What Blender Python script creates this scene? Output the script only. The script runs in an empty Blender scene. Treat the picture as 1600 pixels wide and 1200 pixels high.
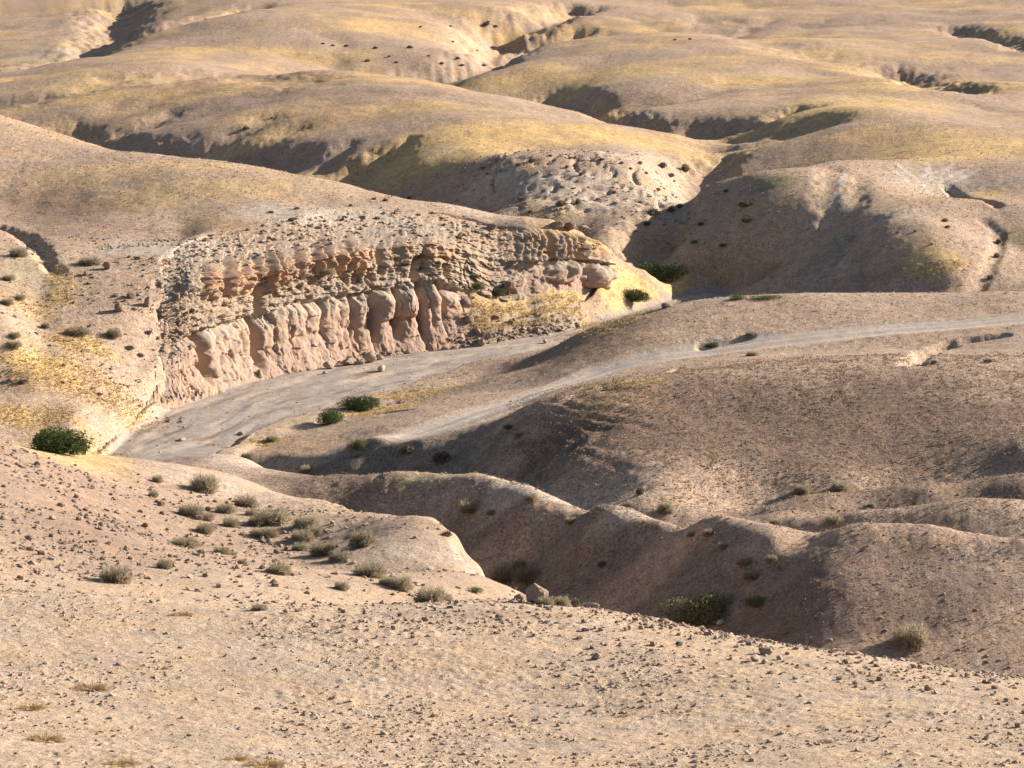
import bpy, math, random
import numpy as np

random.seed(7)
RNG = np.random.default_rng(11)
SC = bpy.context.scene
COL = SC.collection
R = math.radians

# ------------------------------------------------------------------ camera
CAM_Z = 48.0                       # the viewer stands 48 m above the dry river
PITCH = R(-10.5)
FPX = 800.0 / math.tan(R(10.0))    # 20 degree lens
cam_d = bpy.data.cameras.new('camera')
cam = bpy.data.objects.new('camera', cam_d)
COL.objects.link(cam)
cam.location = (0, 0, CAM_Z)
cam.rotation_euler = (R(90) + PITCH, 0, 0)
cam_d.sensor_width = 36.0
cam_d.lens = 18.0 / math.tan(R(10.0))
cam_d.clip_start = 0.5
cam_d.clip_end = 9000.0
SC.camera = cam

# ------------------------------------------------------------------ sky, sun, exposure
SUN_EL = R(21.5)
SUN_AZ = R(66.0)              # clockwise from +Y: light comes from the right
wd = bpy.data.worlds.new('World')
SC.world = wd
wd.use_nodes = True
wn = wd.node_tree.nodes
sky = wn.new('ShaderNodeTexSky')
sky.sky_type = 'NISHITA'
sky.sun_disc = False
sky.sun_elevation = SUN_EL
sky.sun_rotation = SUN_AZ
sky.altitude = 600
sky.dust_density = 2.0
wn['Background'].inputs['Strength'].default_value = 0.056
wd.node_tree.links.new(sky.outputs[0], wn['Background'].inputs['Color'])
sun_d = bpy.data.lights.new('sun', 'SUN')
sun_d.energy = 5.0
sun_d.angle = R(0.5)
sun_d.color = (1.0, 0.895, 0.80)
sun = bpy.data.objects.new('sun', sun_d)
COL.objects.link(sun)
# direction towards the sun
SUN_DIR = np.array([math.sin(SUN_AZ) * math.cos(SUN_EL), math.cos(SUN_AZ) * math.cos(SUN_EL), math.sin(SUN_EL)])
from mathutils import Vector
sun.rotation_euler = Vector(SUN_DIR).to_track_quat('Z', 'Y').to_euler()
SC.view_settings.view_transform = 'Standard'
SC.view_settings.look = 'None'
SC.view_settings.exposure = 1.20
SC.view_settings.gamma = 1.0
SC.view_settings.use_curve_mapping = False

# ------------------------------------------------------------------ surveying: a picture point + a distance = a place
CP, SP = math.cos(PITCH), math.sin(PITCH)
def ray(px, py):
    a = (px - 800.0) / FPX
    b = (600.0 - py) / FPX
    dx, dy, dz = a, CP - b * SP, SP + b * CP
    h = math.hypot(dx, dy)
    return math.atan2(dx, dy), dz / h          # azimuth, slope of the sight line
def place(px, py, r):
    th, s = ray(px, py)
    return th, r, CAM_Z + s * r
def azim(px):
    return ray(px, 700)[0]
def xyz(th, r, z):
    return np.array([r * math.sin(th), r * math.cos(th), z])

# ------------------------------------------------------------------ noise
def _hash(ix, iy, seed):
    with np.errstate(over='ignore'):
        h = np.asarray(ix).astype(np.int32).view(np.uint32) * np.uint32(374761393) + np.asarray(iy).astype(np.int32).view(np.uint32) * np.uint32(668265263) + np.uint32((seed * 1442695041) & 0xFFFFFFFF)
        h = (h ^ (h >> np.uint32(13))) * np.uint32(1274126177)
        h = (h ^ (h >> np.uint32(16))) * np.uint32(2246822519)
    return h ^ (h >> np.uint32(15))
_ANG = (np.arange(256) * (2 * math.pi / 256)).astype(np.float32)
_COS, _SIN = np.cos(_ANG), np.sin(_ANG)
def pnoise(x, y, seed=0):
    x = np.asarray(x, np.float32); y = np.asarray(y, np.float32)
    x, y = np.broadcast_arrays(x, y)
    ix = np.floor(x); iy = np.floor(y)
    fx = x - ix; fy = y - iy
    u = fx * fx * fx * (fx * (fx * 6 - 15) + 10)
    v = fy * fy * fy * (fy * (fy * 6 - 15) + 10)
    def g(ox, oy):
        a = _hash(ix + ox, iy + oy, seed) >> np.uint32(24)
        return _COS[a] * (fx - ox) + _SIN[a] * (fy - oy)
    n0 = g(0, 0); n0 += (g(1, 0) - n0) * u
    n1 = g(0, 1); n1 += (g(1, 1) - n1) * u
    return (n0 + (n1 - n0) * v) * np.float32(1.45)
def fbm(x, y, octv=4, seed=0, gain=0.5, lac=2.03):
    s = 0; a = 1.0; t = 0
    for k in range(octv):
        s = s + a * pnoise(x, y, seed + 17 * k)
        t += a; a *= gain; x = x * lac + 3.1; y = y * lac - 1.7
    return s / t
def cells(x, y, seed=0):
    """distance to nearest jittered cell centre and that cell's random value"""
    ix = np.floor(x); iy = np.floor(y)
    best = np.full(np.shape(x), 9.0); val = np.zeros(np.shape(x))
    for ox in (-1, 0, 1):
        for oy in (-1, 0, 1):
            cx = ix + ox; cy = iy + oy
            h1 = _hash(cx, cy, seed) / 4294967296.0
            h2 = _hash(cx, cy, seed + 91) / 4294967296.0
            d = np.hypot(cx + 0.1 + 0.8 * h1 - x, cy + 0.1 + 0.8 * h2 - y)
            m = d < best
            best = np.where(m, d, best); val = np.where(m, _hash(cx, cy, seed + 7) / 4294967296.0, val)
    return best, val
def smooth(a, b, x):
    t = np.clip((x - a) / (b - a), 0, 1)
    return t * t * (3 - 2 * t)

# ------------------------------------------------------------------ object helpers
def mesh_np(name, co, quads=None, tris=None, smooth_shade=True):
    me = bpy.data.meshes.new(name)
    co = np.ascontiguousarray(co, dtype=np.float32)
    me.vertices.add(len(co))
    me.vertices.foreach_set('co', co.ravel())
    parts, tot = [], []
    if quads is not None and len(quads):
        parts.append(np.asarray(quads, np.int32).ravel()); tot.append(np.full(len(quads), 4, np.int32))
    if tris is not None and len(tris):
        parts.append(np.asarray(tris, np.int32).ravel()); tot.append(np.full(len(tris), 3, np.int32))
    li = np.concatenate(parts); lt = np.concatenate(tot)
    me.loops.add(len(li)); me.loops.foreach_set('vertex_index', li)
    me.polygons.add(len(lt))
    ls = np.concatenate(([0], np.cumsum(lt)[:-1])).astype(np.int32)
    me.polygons.foreach_set('loop_start', ls)
    me.polygons.foreach_set('use_smooth', np.full(len(lt), smooth_shade))
    me.update(calc_edges=True)
    return me
def color_attr(me, rgb, name='Col'):
    at = me.color_attributes.new(name, 'FLOAT_COLOR', 'POINT')
    a = np.ones((len(rgb), 4), np.float32); a[:, :3] = rgb
    at.data.foreach_set('color', a.ravel())
def float_attr(me, v, name):
    at = me.attributes.new(name, 'FLOAT', 'POINT')
    at.data.foreach_set('value', np.ascontiguousarray(v, np.float32))
def link(name, me, mat=None, parent=None):
    if mat is not None and not me.materials:
        me.materials.append(mat)
    o = bpy.data.objects.new(name, me)
    COL.objects.link(o)
    if parent is not None:
        o.parent = parent
    return o
def tag(o, label=None, cat=None, group=None, kind=None):
    if label: o['label'] = label
    if cat: o['category'] = cat
    if group: o['group'] = group
    if kind: o['kind'] = kind
    return o

# ------------------------------------------------------------------ the land: surveyed points
# seen points: picture x, picture y, distance
SEEN = [
 # foreground bench
 (0,1200,62),(400,1200,62),(800,1200,62),(1200,1200,60),(1600,1200,58),
 (0,1060,75),(400,1070,74),(800,1070,74),(1250,1110,69),(1600,1120,68),
 (0,925,92),(200,932,91),(400,948,90),(560,950,91),(700,946,92),(850,946,92),(1000,962,89),(1100,984,87),(1200,1003,84),(1400,1031,80),(1600,1062,76),
 # left spur
 (0,900,108),(200,900,112),(0,800,128),(200,830,132),(0,690,150),(100,726,151),(200,756,152),(300,772,154),(420,792,154),
 (300,860,134),(450,930,112),(600,900,130),(500,850,140),(650,925,118),
 (440,776,172),(560,803,158),(640,826,151),(700,847,148),(760,871,141),(775,890,138),(830,936,130),
 (150,740,206),(215,738,203),(320,716,209),(400,722,206),(470,744,199),(300,760,180),(250,745,195),
 # ridge A
 (480,742,195),(540,740,193),(620,737,190),(740,740,187),(830,760,182),(940,790,174),(1030,818,169),
 (740,756,184),(830,779,178.5),(940,808,171),(620,750,188),(620,790,186),(700,800,183.5),(700,850,180),(850,850,175),(850,920,170),(950,870,168.2),(560,800,186),
 # gully and right foreground hill B
 (870,940,166),(950,945,163),(1050,880,162.5),(1100,860,160.5),(1000,850,167.7),
(1100,812,164),(1200,820,160),(1330,820,157.5),(1450,822,156.5),(1600,850,155),
 (1150,832,160),(1100,828,162.5),(1200,840,157.5),(1300,782,183.5),(1450,772,185.5),(1600,755,187.5),(1400,803,174.5),(1250,850,157.5),(1150,890,156.5),(1050,935,158),
 
 (1200,960,150.5),(1150,985,150),
 # thin ridges C
 (1160,803,185),(1250,775,186),(1400,760,188),(1600,740,190),
 (1230,812,177),(1350,797,176),(1500,785,178),(1600,785,178),(1400,780,185),(1550,765,187),
 # big brown hill D
 (1160,795,191),(1000,790,187),(950,780,192),(850,740,199),(760,735,203),
 (800,650,215),(900,615,215),(1000,590,217),(1100,580,220),(1300,572,222),(1420,570,222),(1600,575,222),
 (1300,680,205),(1300,745,195.5),(1600,700,200),(1600,650,210),(1000,690,202),(900,690,205),(1100,640,211),(1150,740,196),(1020,740,194),(860,700,207),(800,690,210.5),
 (1100,566,236),(1300,550,241),(1500,548,239),(1600,545,238),(950,596,229),(850,625,229),
 # shaded draw and river terrace
 (600,715,219.5),(450,705,225),(700,712,216.5),(650,690,220),(760,690,215),
 (640,682,223),(700,664,226),(800,630,232),(880,602,238),(950,580,243),(1100,550,247),(1250,530,249),(1400,515,251),(1600,498,253),
 (590,690,221),(600,660,230),(700,625,240),(560,665,232.5),(780,590,249),
 (440,655,242),(560,640,246),(500,670,236),(420,690,232),(640,620,251),(700,600,257),(430,678,232.5),(540,690,226),(470,690,228),
 # mound E
 (850,548,262),(900,523,263),(1000,491,264),(1100,472,266),(1230,460,268),(1400,458,269),(1600,457,270),
 (820,575,256),(900,560,250),(1000,530,251),(1200,490,257),(1450,485,259),(800,598,247),
 # river
 (160,735,222),(230,700,231),(300,680,236),(300,640,247),(400,640,247),(400,600,259),(500,610,256),(600,575,267),(600,600,259),(700,560,273),(800,550,276.5),(850,530,284),
 (350,690,233.5),(1100,455,315),(1140,466,310),(1120,452,316),
 # left bank
 (90,690,228),(30,680,229),(0,640,234),(0,600,241),(100,600,240),(0,500,248),(100,500,254),(0,400,270),(60,400,271),(140,560,247),(150,470,259),(130,410,270),
 # cliff line (foot, ledge, shoulder, brow)
 (200,672,239),(265,635,249.5),(330,612,256.5),(400,590,263.5),(470,576,268),(540,563,272.5),(600,553,276),(680,545,279),(770,536,281),
 (240,545,251),(280,440,262),(200,400,269),
 (400,497,267),(400,430,271),(400,345,289),
 (530,465,276),(530,400,280),(530,322,298),
 (650,448,281),(650,385,286),(650,325,301),
 (770,470,287),(770,400,293),(770,346,301),
 (870,520,287),(870,440,294),(860,357,299),(930,455,297),(925,378,301),
 (980,420,309),(1040,445,311),(1000,470,303),(950,490,296),(900,505,291),
 # plateau behind the cliff
 (0,185,360),(100,212,348),(200,235,336),(300,250,330),(400,263,325),(550,290,316),(700,325,308),
 (0,300,312),(100,370,286),(200,320,303),(300,300,305),(0,350,291),(40,380,284),(300,370,284),
 # stream bank and hill G
 (740,325,349),(720,262,360),(650,308,366),(650,255,373),(560,285,379),(560,245,385),(450,262,394),(450,235,400),(300,240,410),(300,215,416),(100,205,440),(100,180,447),
 (0,170,460),
 (250,92,510),(400,112,482),(550,115,478),(700,136,458),(800,152,445),(900,175,428),(1000,203,408),(1060,210,402),(1120,240,386),
 (600,200,402),(300,170,440),(450,180,420),(850,240,372),(780,272,353),(900,268,352),(1000,260,358),
 (800,330,337),(900,338,334),(1000,315,340),(1050,300,348),(950,362,325),(970,395,321),(1000,240,372),
 # stream
 (1000,405,323),(1010,420,317),(1060,305,358),(1072,282,370),(1100,256,386),(1125,238,398),
 # hill F
 (1090,292,340),(1180,270,335),(1270,284,328),(1284,340,319),(1245,400,313),(1185,450,306),
 (1060,430,315),(1100,400,318),(1100,350,327),(1040,385,322),(1150,430,311),(1180,340,322),
 (1380,350,307),(1300,402,303),(1225,443,300),(1450,350,305),(1500,430,293),(1530,455,292),(1560,380,307),(1600,330,316),(1600,420,298),(1350,430,297),
 (1400,270,342),(1600,280,340),(1500,300,333),(1300,250,348),
 # hill H
 (1300,200,392),(1500,180,415),(1600,200,395),(1290,188,401),(1235,226,384),(1180,218,400),(1200,184,413),(1260,212,399),(1140,238,392),(1120,200,420),
 (920,168,450),(950,182,442),(940,150,462),(1000,170,440),(1080,180,428),
 (720,128,500),(800,100,515),(950,130,474),(1000,60,560),(1200,130,468),(1450,118,468),(1490,130,474),(1600,130,462),(1560,60,560),(1250,60,550),(1480,138,452),
 # far ground
 (780,52,640),(770,85,590),(700,118,530),(830,30,650),(760,20,650),(680,80,545),(700,40,600),
 (300,0,690),(600,0,680),(450,50,570),(600,60,560),(1000,0,700),(1300,0,700),(1600,0,700),
 (100,85,590),(170,45,650),(30,100,560),(0,60,650),(280,22,625),(225,48,596),(140,92,545),(0,120,520),(120,10,720),
]
# points out of sight behind crests: picture x, distance, height above the river
HIDDEN = [(px_, r_, z_ - dz_) for px_, dz_ in ((1250, .8), (1330, 0), (1420, 0), (1510, 0), (1600, .1), (1700, .2)) for r_, z_ in ((154, 10.5), (150, 9.8), (146, 8.8), (141, 7.4), (137, 6.3))] + [
 (-200,5,46.2),(800,5,46.2),(1800,5,46.2),(0,30,37.2),(800,30,37),(1600,30,37.2),(0,48,31.5),(1600,46,32),(800,48,31.5),
 (0,99,22.2),(200,98,22),(400,98,21.2),(560,100,20.6),(700,106,18),(850,108,16),(1000,105,16.5),(1000,132,8.5),(1200,100,18),(1300,100,17.5),(1300,126,7.5),(1600,90,20.5),(1600,115,11),(1450,122,7.5),(1600,125,7.5),
 (850,140,7),(720,128,15.6),
 (0,178,9.5),(100,178,9),(200,180,8),(0,205,4),(90,208,2.4),
 (450,182,5),(600,172,4.4),(700,165,4),(800,158,4),(340,192,5.5),
 (480,206,1.2),(480,216,0.2),(620,203,1.0),(620,212,0.4),(740,199,2.4),(740,207,1.6),(840,192,3.0),(940,184,3.6),(1040,183,4.4),(300,219,1.2),(400,215,1.2),(150,213,0.9),(215,211,1.2),(270,213,1.2),(80,216,1.6),
 (1100,174,4.6),(1230,169,4.8),(1350,167,4.8),(1500,166,5.0),(1600,165,5.4),
 (1350,181,4.6),(1500,183,4.4),(1600,183,4.6),(1250,191,4.3),(1400,193,4.6),(1600,195,5.1),
 (1000,226,6.3),(900,224,5.2),
 (850,268,1.0),(900,270,1.6),(1000,272,2.6),(1100,275,2.8),(1230,277,3.2),(1400,278,4),(1600,279,4.6),(900,276,0.8),(1000,282,0.6),(1100,286,0.4),(1230,288,0.8),(1400,288,2),(1600,288,3.5),
 (0,400,8.5),(200,372,7),(400,356,5.2),(550,345,3.6),(700,333,3),(850,326,2.6),(100,390,7.5),(300,380,5.5),(470,372,4.6),
 (1200,350,7.5),
 (1120,408,6.9),(1060,420,7.2),(950,446,7.0),(900,458,6.2),(800,480,6.5),(700,500,6.6),
 (0,900,16),(400,900,17),(800,900,15),(1200,900,18),(1600,900,16),(0,1500,30),(800,1500,34),(1600,1500,32),(800,3000,60),(0,3000,60),(1600,3000,66),
]
ctrl = [place(*p) for p in SEEN] + [(azim(p), r, z) for p, r, z in HIDDEN]
ctrl = np.array(ctrl)
CT = np.stack([ctrl[:, 0], np.log(ctrl[:, 1])], 1)
# nearly coincident survey points would fight: drop the later one
keep = []
for i in range(len(CT)):
    if all(np.hypot(*(CT[i] - CT[j])) > 0.0045 for j in keep):
        keep.append(i)
CT = CT[keep]; CZ = ctrl[keep, 2]
def tps_k(d2):
    return np.where(d2 > 0, d2 * np.log(np.maximum(d2, 1e-20)), 0.0)
def tps_fit(P, z, lam):
    n = len(P)
    K = tps_k(((P[:, None] - P[None]) ** 2).sum(2)) + lam * np.eye(n)
    Q = np.hstack([np.ones((n, 1)), P])
    M = np.zeros((n + 3, n + 3)); M[:n, :n] = K; M[:n, n:] = Q; M[n:, :n] = Q.T
    return np.linalg.solve(M, np.concatenate([z, np.zeros(3)]))
SX = 10.0
W = tps_fit(CT * SX, CZ, 2e-4)
def tps_eval(th, lr):
    P = np.stack([th.ravel(), lr.ravel()], 1) * SX
    Q = CT * SX
    out = np.empty(len(P))
    for i in range(0, len(P), 20000):
        p = P[i:i + 20000]
        d2 = (p[:, None, 0] - Q[None, :, 0]) ** 2 + (p[:, None, 1] - Q[None, :, 1]) ** 2
        out[i:i + 20000] = tps_k(d2) @ W[:-3] + W[-3] + p @ W[-2:]
    return out.reshape(th.shape)

# fine mesh lines: azimuth columns and distance rows
LIM = R(10.6)
thc = np.linspace(-LIM, LIM, 660)
side = LIM + np.cumsum(np.geomspace(R(0.04), R(6.0), 30))
TH = np.concatenate([-side[::-1], thc, side])
def seg(a, b, step):
    return np.linspace(a, b, max(2, int(round((b - a) / step))), endpoint=False)
RR = np.concatenate([seg(3, 55, 1.6), seg(55, 60, 0.3), seg(60, 95, 0.085), seg(95, 170, 0.32), seg(170, 262, 0.42), seg(262, 330, 0.48),
                     seg(330, 470, 0.85), seg(470, 720, 2.0), np.geomspace(720, 4200, 60)])
LR = np.log(RR)
# coarse evaluation, cubic refinement
th_k = np.linspace(-R(11.0), R(11.0), 260)
lr_k = np.concatenate([np.linspace(math.log(2.5), math.log(55), 40, endpoint=False), np.linspace(math.log(55), math.log(760), 520, endpoint=False), np.linspace(math.log(760), math.log(4500), 40)])
def cubic_matrix(knots, x):
    """Catmull-Rom on (possibly uneven) knots by index parameter"""
    t = np.interp(x, knots, np.arange(len(knots)))
    i = np.clip(np.floor(t).astype(int), 0, len(knots) - 2); f = t - i
    M = np.zeros((len(x), len(knots)))
    w = [-.5 * f + f**2 - .5 * f**3, 1 - 2.5 * f**2 + 1.5 * f**3, .5 * f + 2 * f**2 - 1.5 * f**3, -.5 * f**2 + .5 * f**3]
    for k in range(4):
        np.add.at(M, (np.arange(len(x)), np.clip(i - 1 + k, 0, len(knots) - 1)), w[k])
    return M
Zk = tps_eval(*np.meshgrid(th_k, lr_k, indexing='xy'))
TH_soft = np.sign(TH) * np.where(np.abs(TH) < R(10.5), np.abs(TH), R(10.5) + 0.4 * np.tanh((np.abs(TH) - R(10.5)) / R(2)) * R(1.2))
Z = cubic_matrix(lr_k, LR) @ Zk @ cubic_matrix(th_k, TH_soft).T
THg, RRg = np.meshgrid(TH, RR)
X = RRg * np.sin(THg); Y = RRg * np.cos(THg)

def px_of(th):
    return 800.0 + FPX * np.tan(th) * 0.99        # close enough for station look-ups
_px_tab = np.arange(-600, 2201, 20.0)
_th_tab = np.array([azim(p) for p in _px_tab])
def th2px(th):
    return np.interp(th, _th_tab, _px_tab, left=-600, right=2200)
PXg = th2px(THg)
def t_of(py):
    return -ray(800, py)[1]

# ------------------------------------------------------------------ cliff stations: foot, ledge, shoulder, brow (picture y, distance)
STN = [
 (110,(735,222),(690,227),(620,238),(550,248)),
 (155,(712,228.5),(650,236),(570,246),(490,256)),
 (200,(672,239),(600,246),(500,256),(415,268)),
 (250,(642,247.5),(545,252.5),(470,259),(395,272)),
 (300,(622,253.5),(525,257.5),(440,263),(372,281)),
 (350,(605,258.5),(510,262),(434,267),(356,286)),
 (400,(590,263.5),(497,267),(430,271),(350,287)),
 (470,(576,268),(475,272),(412,276),(335,292)),
 (530,(564,272.5),(465,276),(400,280),(325,297)),
 (600,(553,276),(457,279.5),(390,284),(322,300)),
 (650,(548,278),(448,281.5),(385,286),(325,301)),
 (690,(543,279.5),(442,283),(385,288),(328,302)),
 (730,(540,280.5),(455,285.5),(395,290),(335,302)),
 (770,(536,281),(470,287),(402,293),(346,301)),
 (820,(528,284),(468,290),(408,294),(350,300)),
 (860,(522,286),(452,293),(404,296),(355,300)),
 (910,(508,291),(456,297),(406,299),(364,302)),
 (965,(480,300),(458,304),(425,307),(395,309)),
]
stn_px = np.array([s[0] for s in STN], float)
LEV = np.array([[place(s[0], *s[1 + k]) for k in range(4)] for s in STN])    # station, level, (th, r, z)
foot_r = lambda px: np.interp(px, stn_px, LEV[:, 0, 1])
brow_r = lambda px: np.interp(px, stn_px, LEV[:, 3, 1])

# ------------------------------------------------------------------ river bed and track
rv_n_px = np.array([60,130,160,200,260,330,360,400,450,500,560,600,650,700,760,820,870,900,960,1040,1090,1150,1200.])
rv_n_r = np.array([48 / t_of(p) for p in (760,746,742,738,729,717,702,672,652,640,622,612,602,590,574,560,541,530)] + [289, 300, 307, 310, 312])
rv_f_px = np.array([60,120,150,175,200,265,330,400,470,540,600,680,770,850,900,960,1040,1080,1120,1160,1200.])
rv_f_r = np.array([48 / t_of(p) for p in (750,738,716,694,672,635,612,590,576,563,553,545,537,526,510)] + [298, 309, 316, 317, 313, 312])
rn = np.interp(PXg, rv_n_px, rv_n_r); rf = np.interp(PXg, rv_f_px, rv_f_r)
wob = 0.9 * pnoise(X / 5.0, Y / 5.0, 41) + 0.4 * pnoise(X / 1.7, Y / 1.7, 42)
river_sd = np.minimum(RRg - rn + wob * 1.5, rf - RRg + wob * 0.35)      # > 0 inside, metres along the sight line
river_sd = np.where((PXg > 60) & (PXg < 1200), river_sd, -9)

ROAD = [(640,684,223),(700,664,226),(760,642,230),(800,629,232),(880,602,238),(950,581,243),(1020,565,245.5),(1100,551,247),(1250,531,249),(1400,515.5,251),(1600,499,253),(1800,485,256),(2100,470,262)]
road_p = np.array([xyz(*place(*q)) for q in ROAD])
def poly_dist(P, x, y):
    best = np.full(x.shape, 1e9)
    for a, b in zip(P[:-1], P[1:]):
        ab = b[:2] - a[:2]; L2 = ab @ ab
        t = np.clip(((x - a[0]) * ab[0] + (y - a[1]) * ab[1]) / L2, 0, 1)
        best = np.minimum(best, np.hypot(x - a[0] - t * ab[0], y - a[1] - t * ab[1]))
    return best
road_d = np.full(X.shape, 99.0)
band = (RRg > 205) & (RRg < 290) & (PXg > 480)
road_d[band] = poly_dist(road_p, X[band], Y[band])

# the land meets the cliff: same heights along its foot, brow and ends
pc = np.clip(PXg, 110, 965)
VLv = np.array([0.0, 0.42, 0.74, 1.0])
lr4 = np.stack([np.interp(pc, stn_px, LEV[:, k, 1]) for k in range(4)])
lz4 = np.stack([np.interp(pc, stn_px, LEV[:, k, 2]) for k in range(4)])
rc = np.clip(RRg, lr4[0], lr4[3])
zl = np.zeros_like(Z)
for k in range(3):
    t = np.clip((rc - lr4[k]) / (lr4[k + 1] - lr4[k]), 0, 1)
    zl = np.where(rc >= lr4[k], lz4[k] * (1 - t) + lz4[k + 1] * t, zl)
inside = (RRg >= lr4[0]) & (RRg <= lr4[3])
zb_brow = np.zeros(len(TH))
for c in range(len(TH)):
    zb_brow[c] = np.interp(lr4[3, 0, c], RR, Z[:, c])
dbrow = lz4[3, 0] - zb_brow
endw = np.exp(-(np.maximum(0, 110 - PXg) / 60) ** 2) * np.exp(-(np.maximum(0, PXg - 965) / 50) ** 2)
Zin = Z + (zl - Z) * endw
Zbeyond = Z + dbrow[None, :] * np.exp(-(np.maximum(RRg - lr4[3], 0) / 14) ** 2) * endw
Z = np.where(inside, Zin, np.where(RRg > lr4[3], Zbeyond, Z))
def boxblur(a, n, axis):
    a = np.moveaxis(a, axis, 0)
    p = np.concatenate([np.repeat(a[:1], n, 0), a, np.repeat(a[-1:], n, 0)])
    c = np.concatenate([np.zeros((1,) + p.shape[1:]), np.cumsum(p, 0)])
    return np.moveaxis((c[2 * n + 1:] - c[:-2 * n - 1]) / (2 * n + 1), 0, axis)
j0, j1 = np.searchsorted(RR, [225, 310]); i0, i1 = np.searchsorted(TH, [azim(-20), azim(400)])
B_ = Z[j0:j1, i0:i1]
for _ in range(2):
    B_ = boxblur(boxblur(B_, 22, 1), 5, 0)
wB = (smooth(50, 110, PXg) * smooth(320, 250, PXg) * smooth(234, 242, RRg) * smooth(300, 288, RRg))[j0:j1, i0:i1]
wB = wB * (0.35 + 0.65 * smooth(foot_r(PXg) + 2, foot_r(PXg) + 8, RRg)[j0:j1, i0:i1])
Z[j0:j1, i0:i1] += wB * (B_ - Z[j0:j1, i0:i1])
j0, j1 = np.searchsorted(RR, [278, 330]); i0, i1 = np.searchsorted(TH, [azim(860), azim(1070)])
B_ = Z[j0:j1, i0:i1]
for _ in range(2):
    B_ = boxblur(boxblur(B_, 18, 1), 5, 0)
wB = (smooth(905, 940, PXg) * smooth(1030, 985, PXg) * smooth(284, 290, RRg) * smooth(322, 312, RRg))[j0:j1, i0:i1]
Z[j0:j1, i0:i1] += wB * (B_ - Z[j0:j1, i0:i1])
flat = smooth(-2.0, 1.2, river_sd)
Z = Z * (1 - flat) + (0.0) * flat
# ------------------------------------------------------------------ relief of the land
Zconf = Z.copy()
# running water: flow over the smooth land gathers into branching gullies
cs = 0.8
gxs = np.arange(-150, 150, cs); gys = np.arange(188, 770, cs)
GX, GY = np.meshgrid(gxs, gys)
gth = np.arctan2(GX, GY); grr = np.hypot(GX, GY)
ti = np.clip(np.interp(gth, TH, np.arange(len(TH))), 0, len(TH) - 1.001); ri = np.interp(grr, RR, np.arange(len(RR)))
ai, aj = ti.astype(int), ri.astype(int); fa, fb = ti - ai, ri - aj
GZ = (Z[aj, ai] * (1 - fa) + Z[aj, ai + 1] * fa) * (1 - fb) + (Z[aj + 1, ai] * (1 - fa) + Z[aj + 1, ai + 1] * fa) * fb
GZ = GZ + 0.30 * fbm(GX / 7, GY / 7, 3, 140) + 0.8 * fbm(GX / 26, GY / 26, 2, 5) * smooth(180, 330, grr)
H_, W_ = GZ.shape
pad = np.pad(GZ, 1, constant_values=1e9)
best = np.full(GZ.shape, 1e-6); tgt = np.full(GZ.shape, -1)
lin = np.arange(H_ * W_).reshape(H_, W_)
for oy in (-1, 0, 1):
    for ox in (-1, 0, 1):
        if ox or oy:
            drop = (GZ - pad[1 + oy:1 + oy + H_, 1 + ox:1 + ox + W_]) / math.hypot(ox, oy)
            m = drop > best
            best = np.where(m, drop, best); tgt = np.where(m, lin + oy * W_ + ox, tgt)
acc = [1.0] * (H_ * W_); tg = tgt.ravel().tolist()
for q in np.argsort(-GZ.ravel(), kind='stable').tolist():
    t = tg[q]
    if t >= 0:
        acc[t] += acc[q]
ACC = np.log2(np.array(acc)).reshape(H_, W_)
DEP = np.clip((ACC - 4.5) / 6.0, 0, 1) ** 1.2
def blur3(a, n):
    for _ in range(2):
        a = boxblur(boxblur(a, n, 0), n, 1)
    return a
DEP = 1.3 * blur3(DEP, 1) + 2.2 * blur3(DEP, 3)
ci_ = np.clip((X - gxs[0]) / cs, 0, W_ - 1.001); cj_ = np.clip((Y - gys[0]) / cs, 0, H_ - 1.001)
ki, kj = ci_.astype(int), cj_.astype(int); fa, fb = ci_ - ki, cj_ - kj
RILL = (DEP[kj, ki] * (1 - fa) + DEP[kj, ki + 1] * fa) * (1 - fb) + (DEP[kj + 1, ki] * (1 - fa) + DEP[kj + 1, ki + 1] * fa) * fb
RILL *= (np.abs(X) < 148) * (Y > 192) * (Y < 765) * smooth(-1, -4, river_sd) * smooth(3, 7, road_d)
nearcl = smooth(90, 140, PXg) * smooth(1010, 960, PXg) * smooth(foot_r(PXg) - 4, foot_r(PXg), RRg) * smooth(brow_r(PXg) + 10, brow_r(PXg) + 2, RRg)
RILL *= (1 - nearcl) * (0.35 + 0.65 * smooth(290, 340, RRg)) * (0.45 + 0.55 * smooth(-.3, .3, pnoise(X / 35, Y / 35, 141)))
far = smooth(280, 420, RRg)
near = 1 - smooth(95, 130, RRg)
Z0 = Z.copy()
calm = 1 - smooth(-1.5, 0.8, river_sd) * 0.93
calm = calm * (0.15 + 0.85 * smooth(1.3, 3.5, road_d))
und = (0.8 * fbm(X / 26, Y / 26, 3, 5) + 1.0 * pnoise(X / 60, Y / 60, 6) * smooth(420, 560, RRg)) * smooth(180, 330, RRg) + 0.16 * fbm(X / 7.5, Y / 7.5, 3, 9) * smooth(95, 140, RRg)
rough = 0.045 * fbm(X / 1.9, Y / 1.9, 3, 13) + 0.028 * fbm(X / 0.62, Y / 0.62, 2, 15)
Z = Z - RILL + calm * (und * (1 - near) + rough * (1 - 0.5 * near))
EXTRA_SLOTS = []      # filled by c2 (trenches, terracettes)
fg = RRg < 99
xf, yf = X[fg], Y[fg]
z_f = 0.10 * fbm(xf / 5.0, yf / 5.0, 3, 21)
stony = smooth(-0.25, 0.35, fbm(xf / 6.5, yf / 6.5, 2, 22))
d1, v1 = cells(xf / 0.21, yf / 0.21, 23)
z_f += (0.010 + 0.036 * stony) * np.where(v1 > 0.5, np.clip(1 - (d1 / 0.50) ** 2, 0, 1) * (v1 - 0.35), 0)
d2, v2 = cells(xf / 0.47, yf / 0.47, 24)
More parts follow.
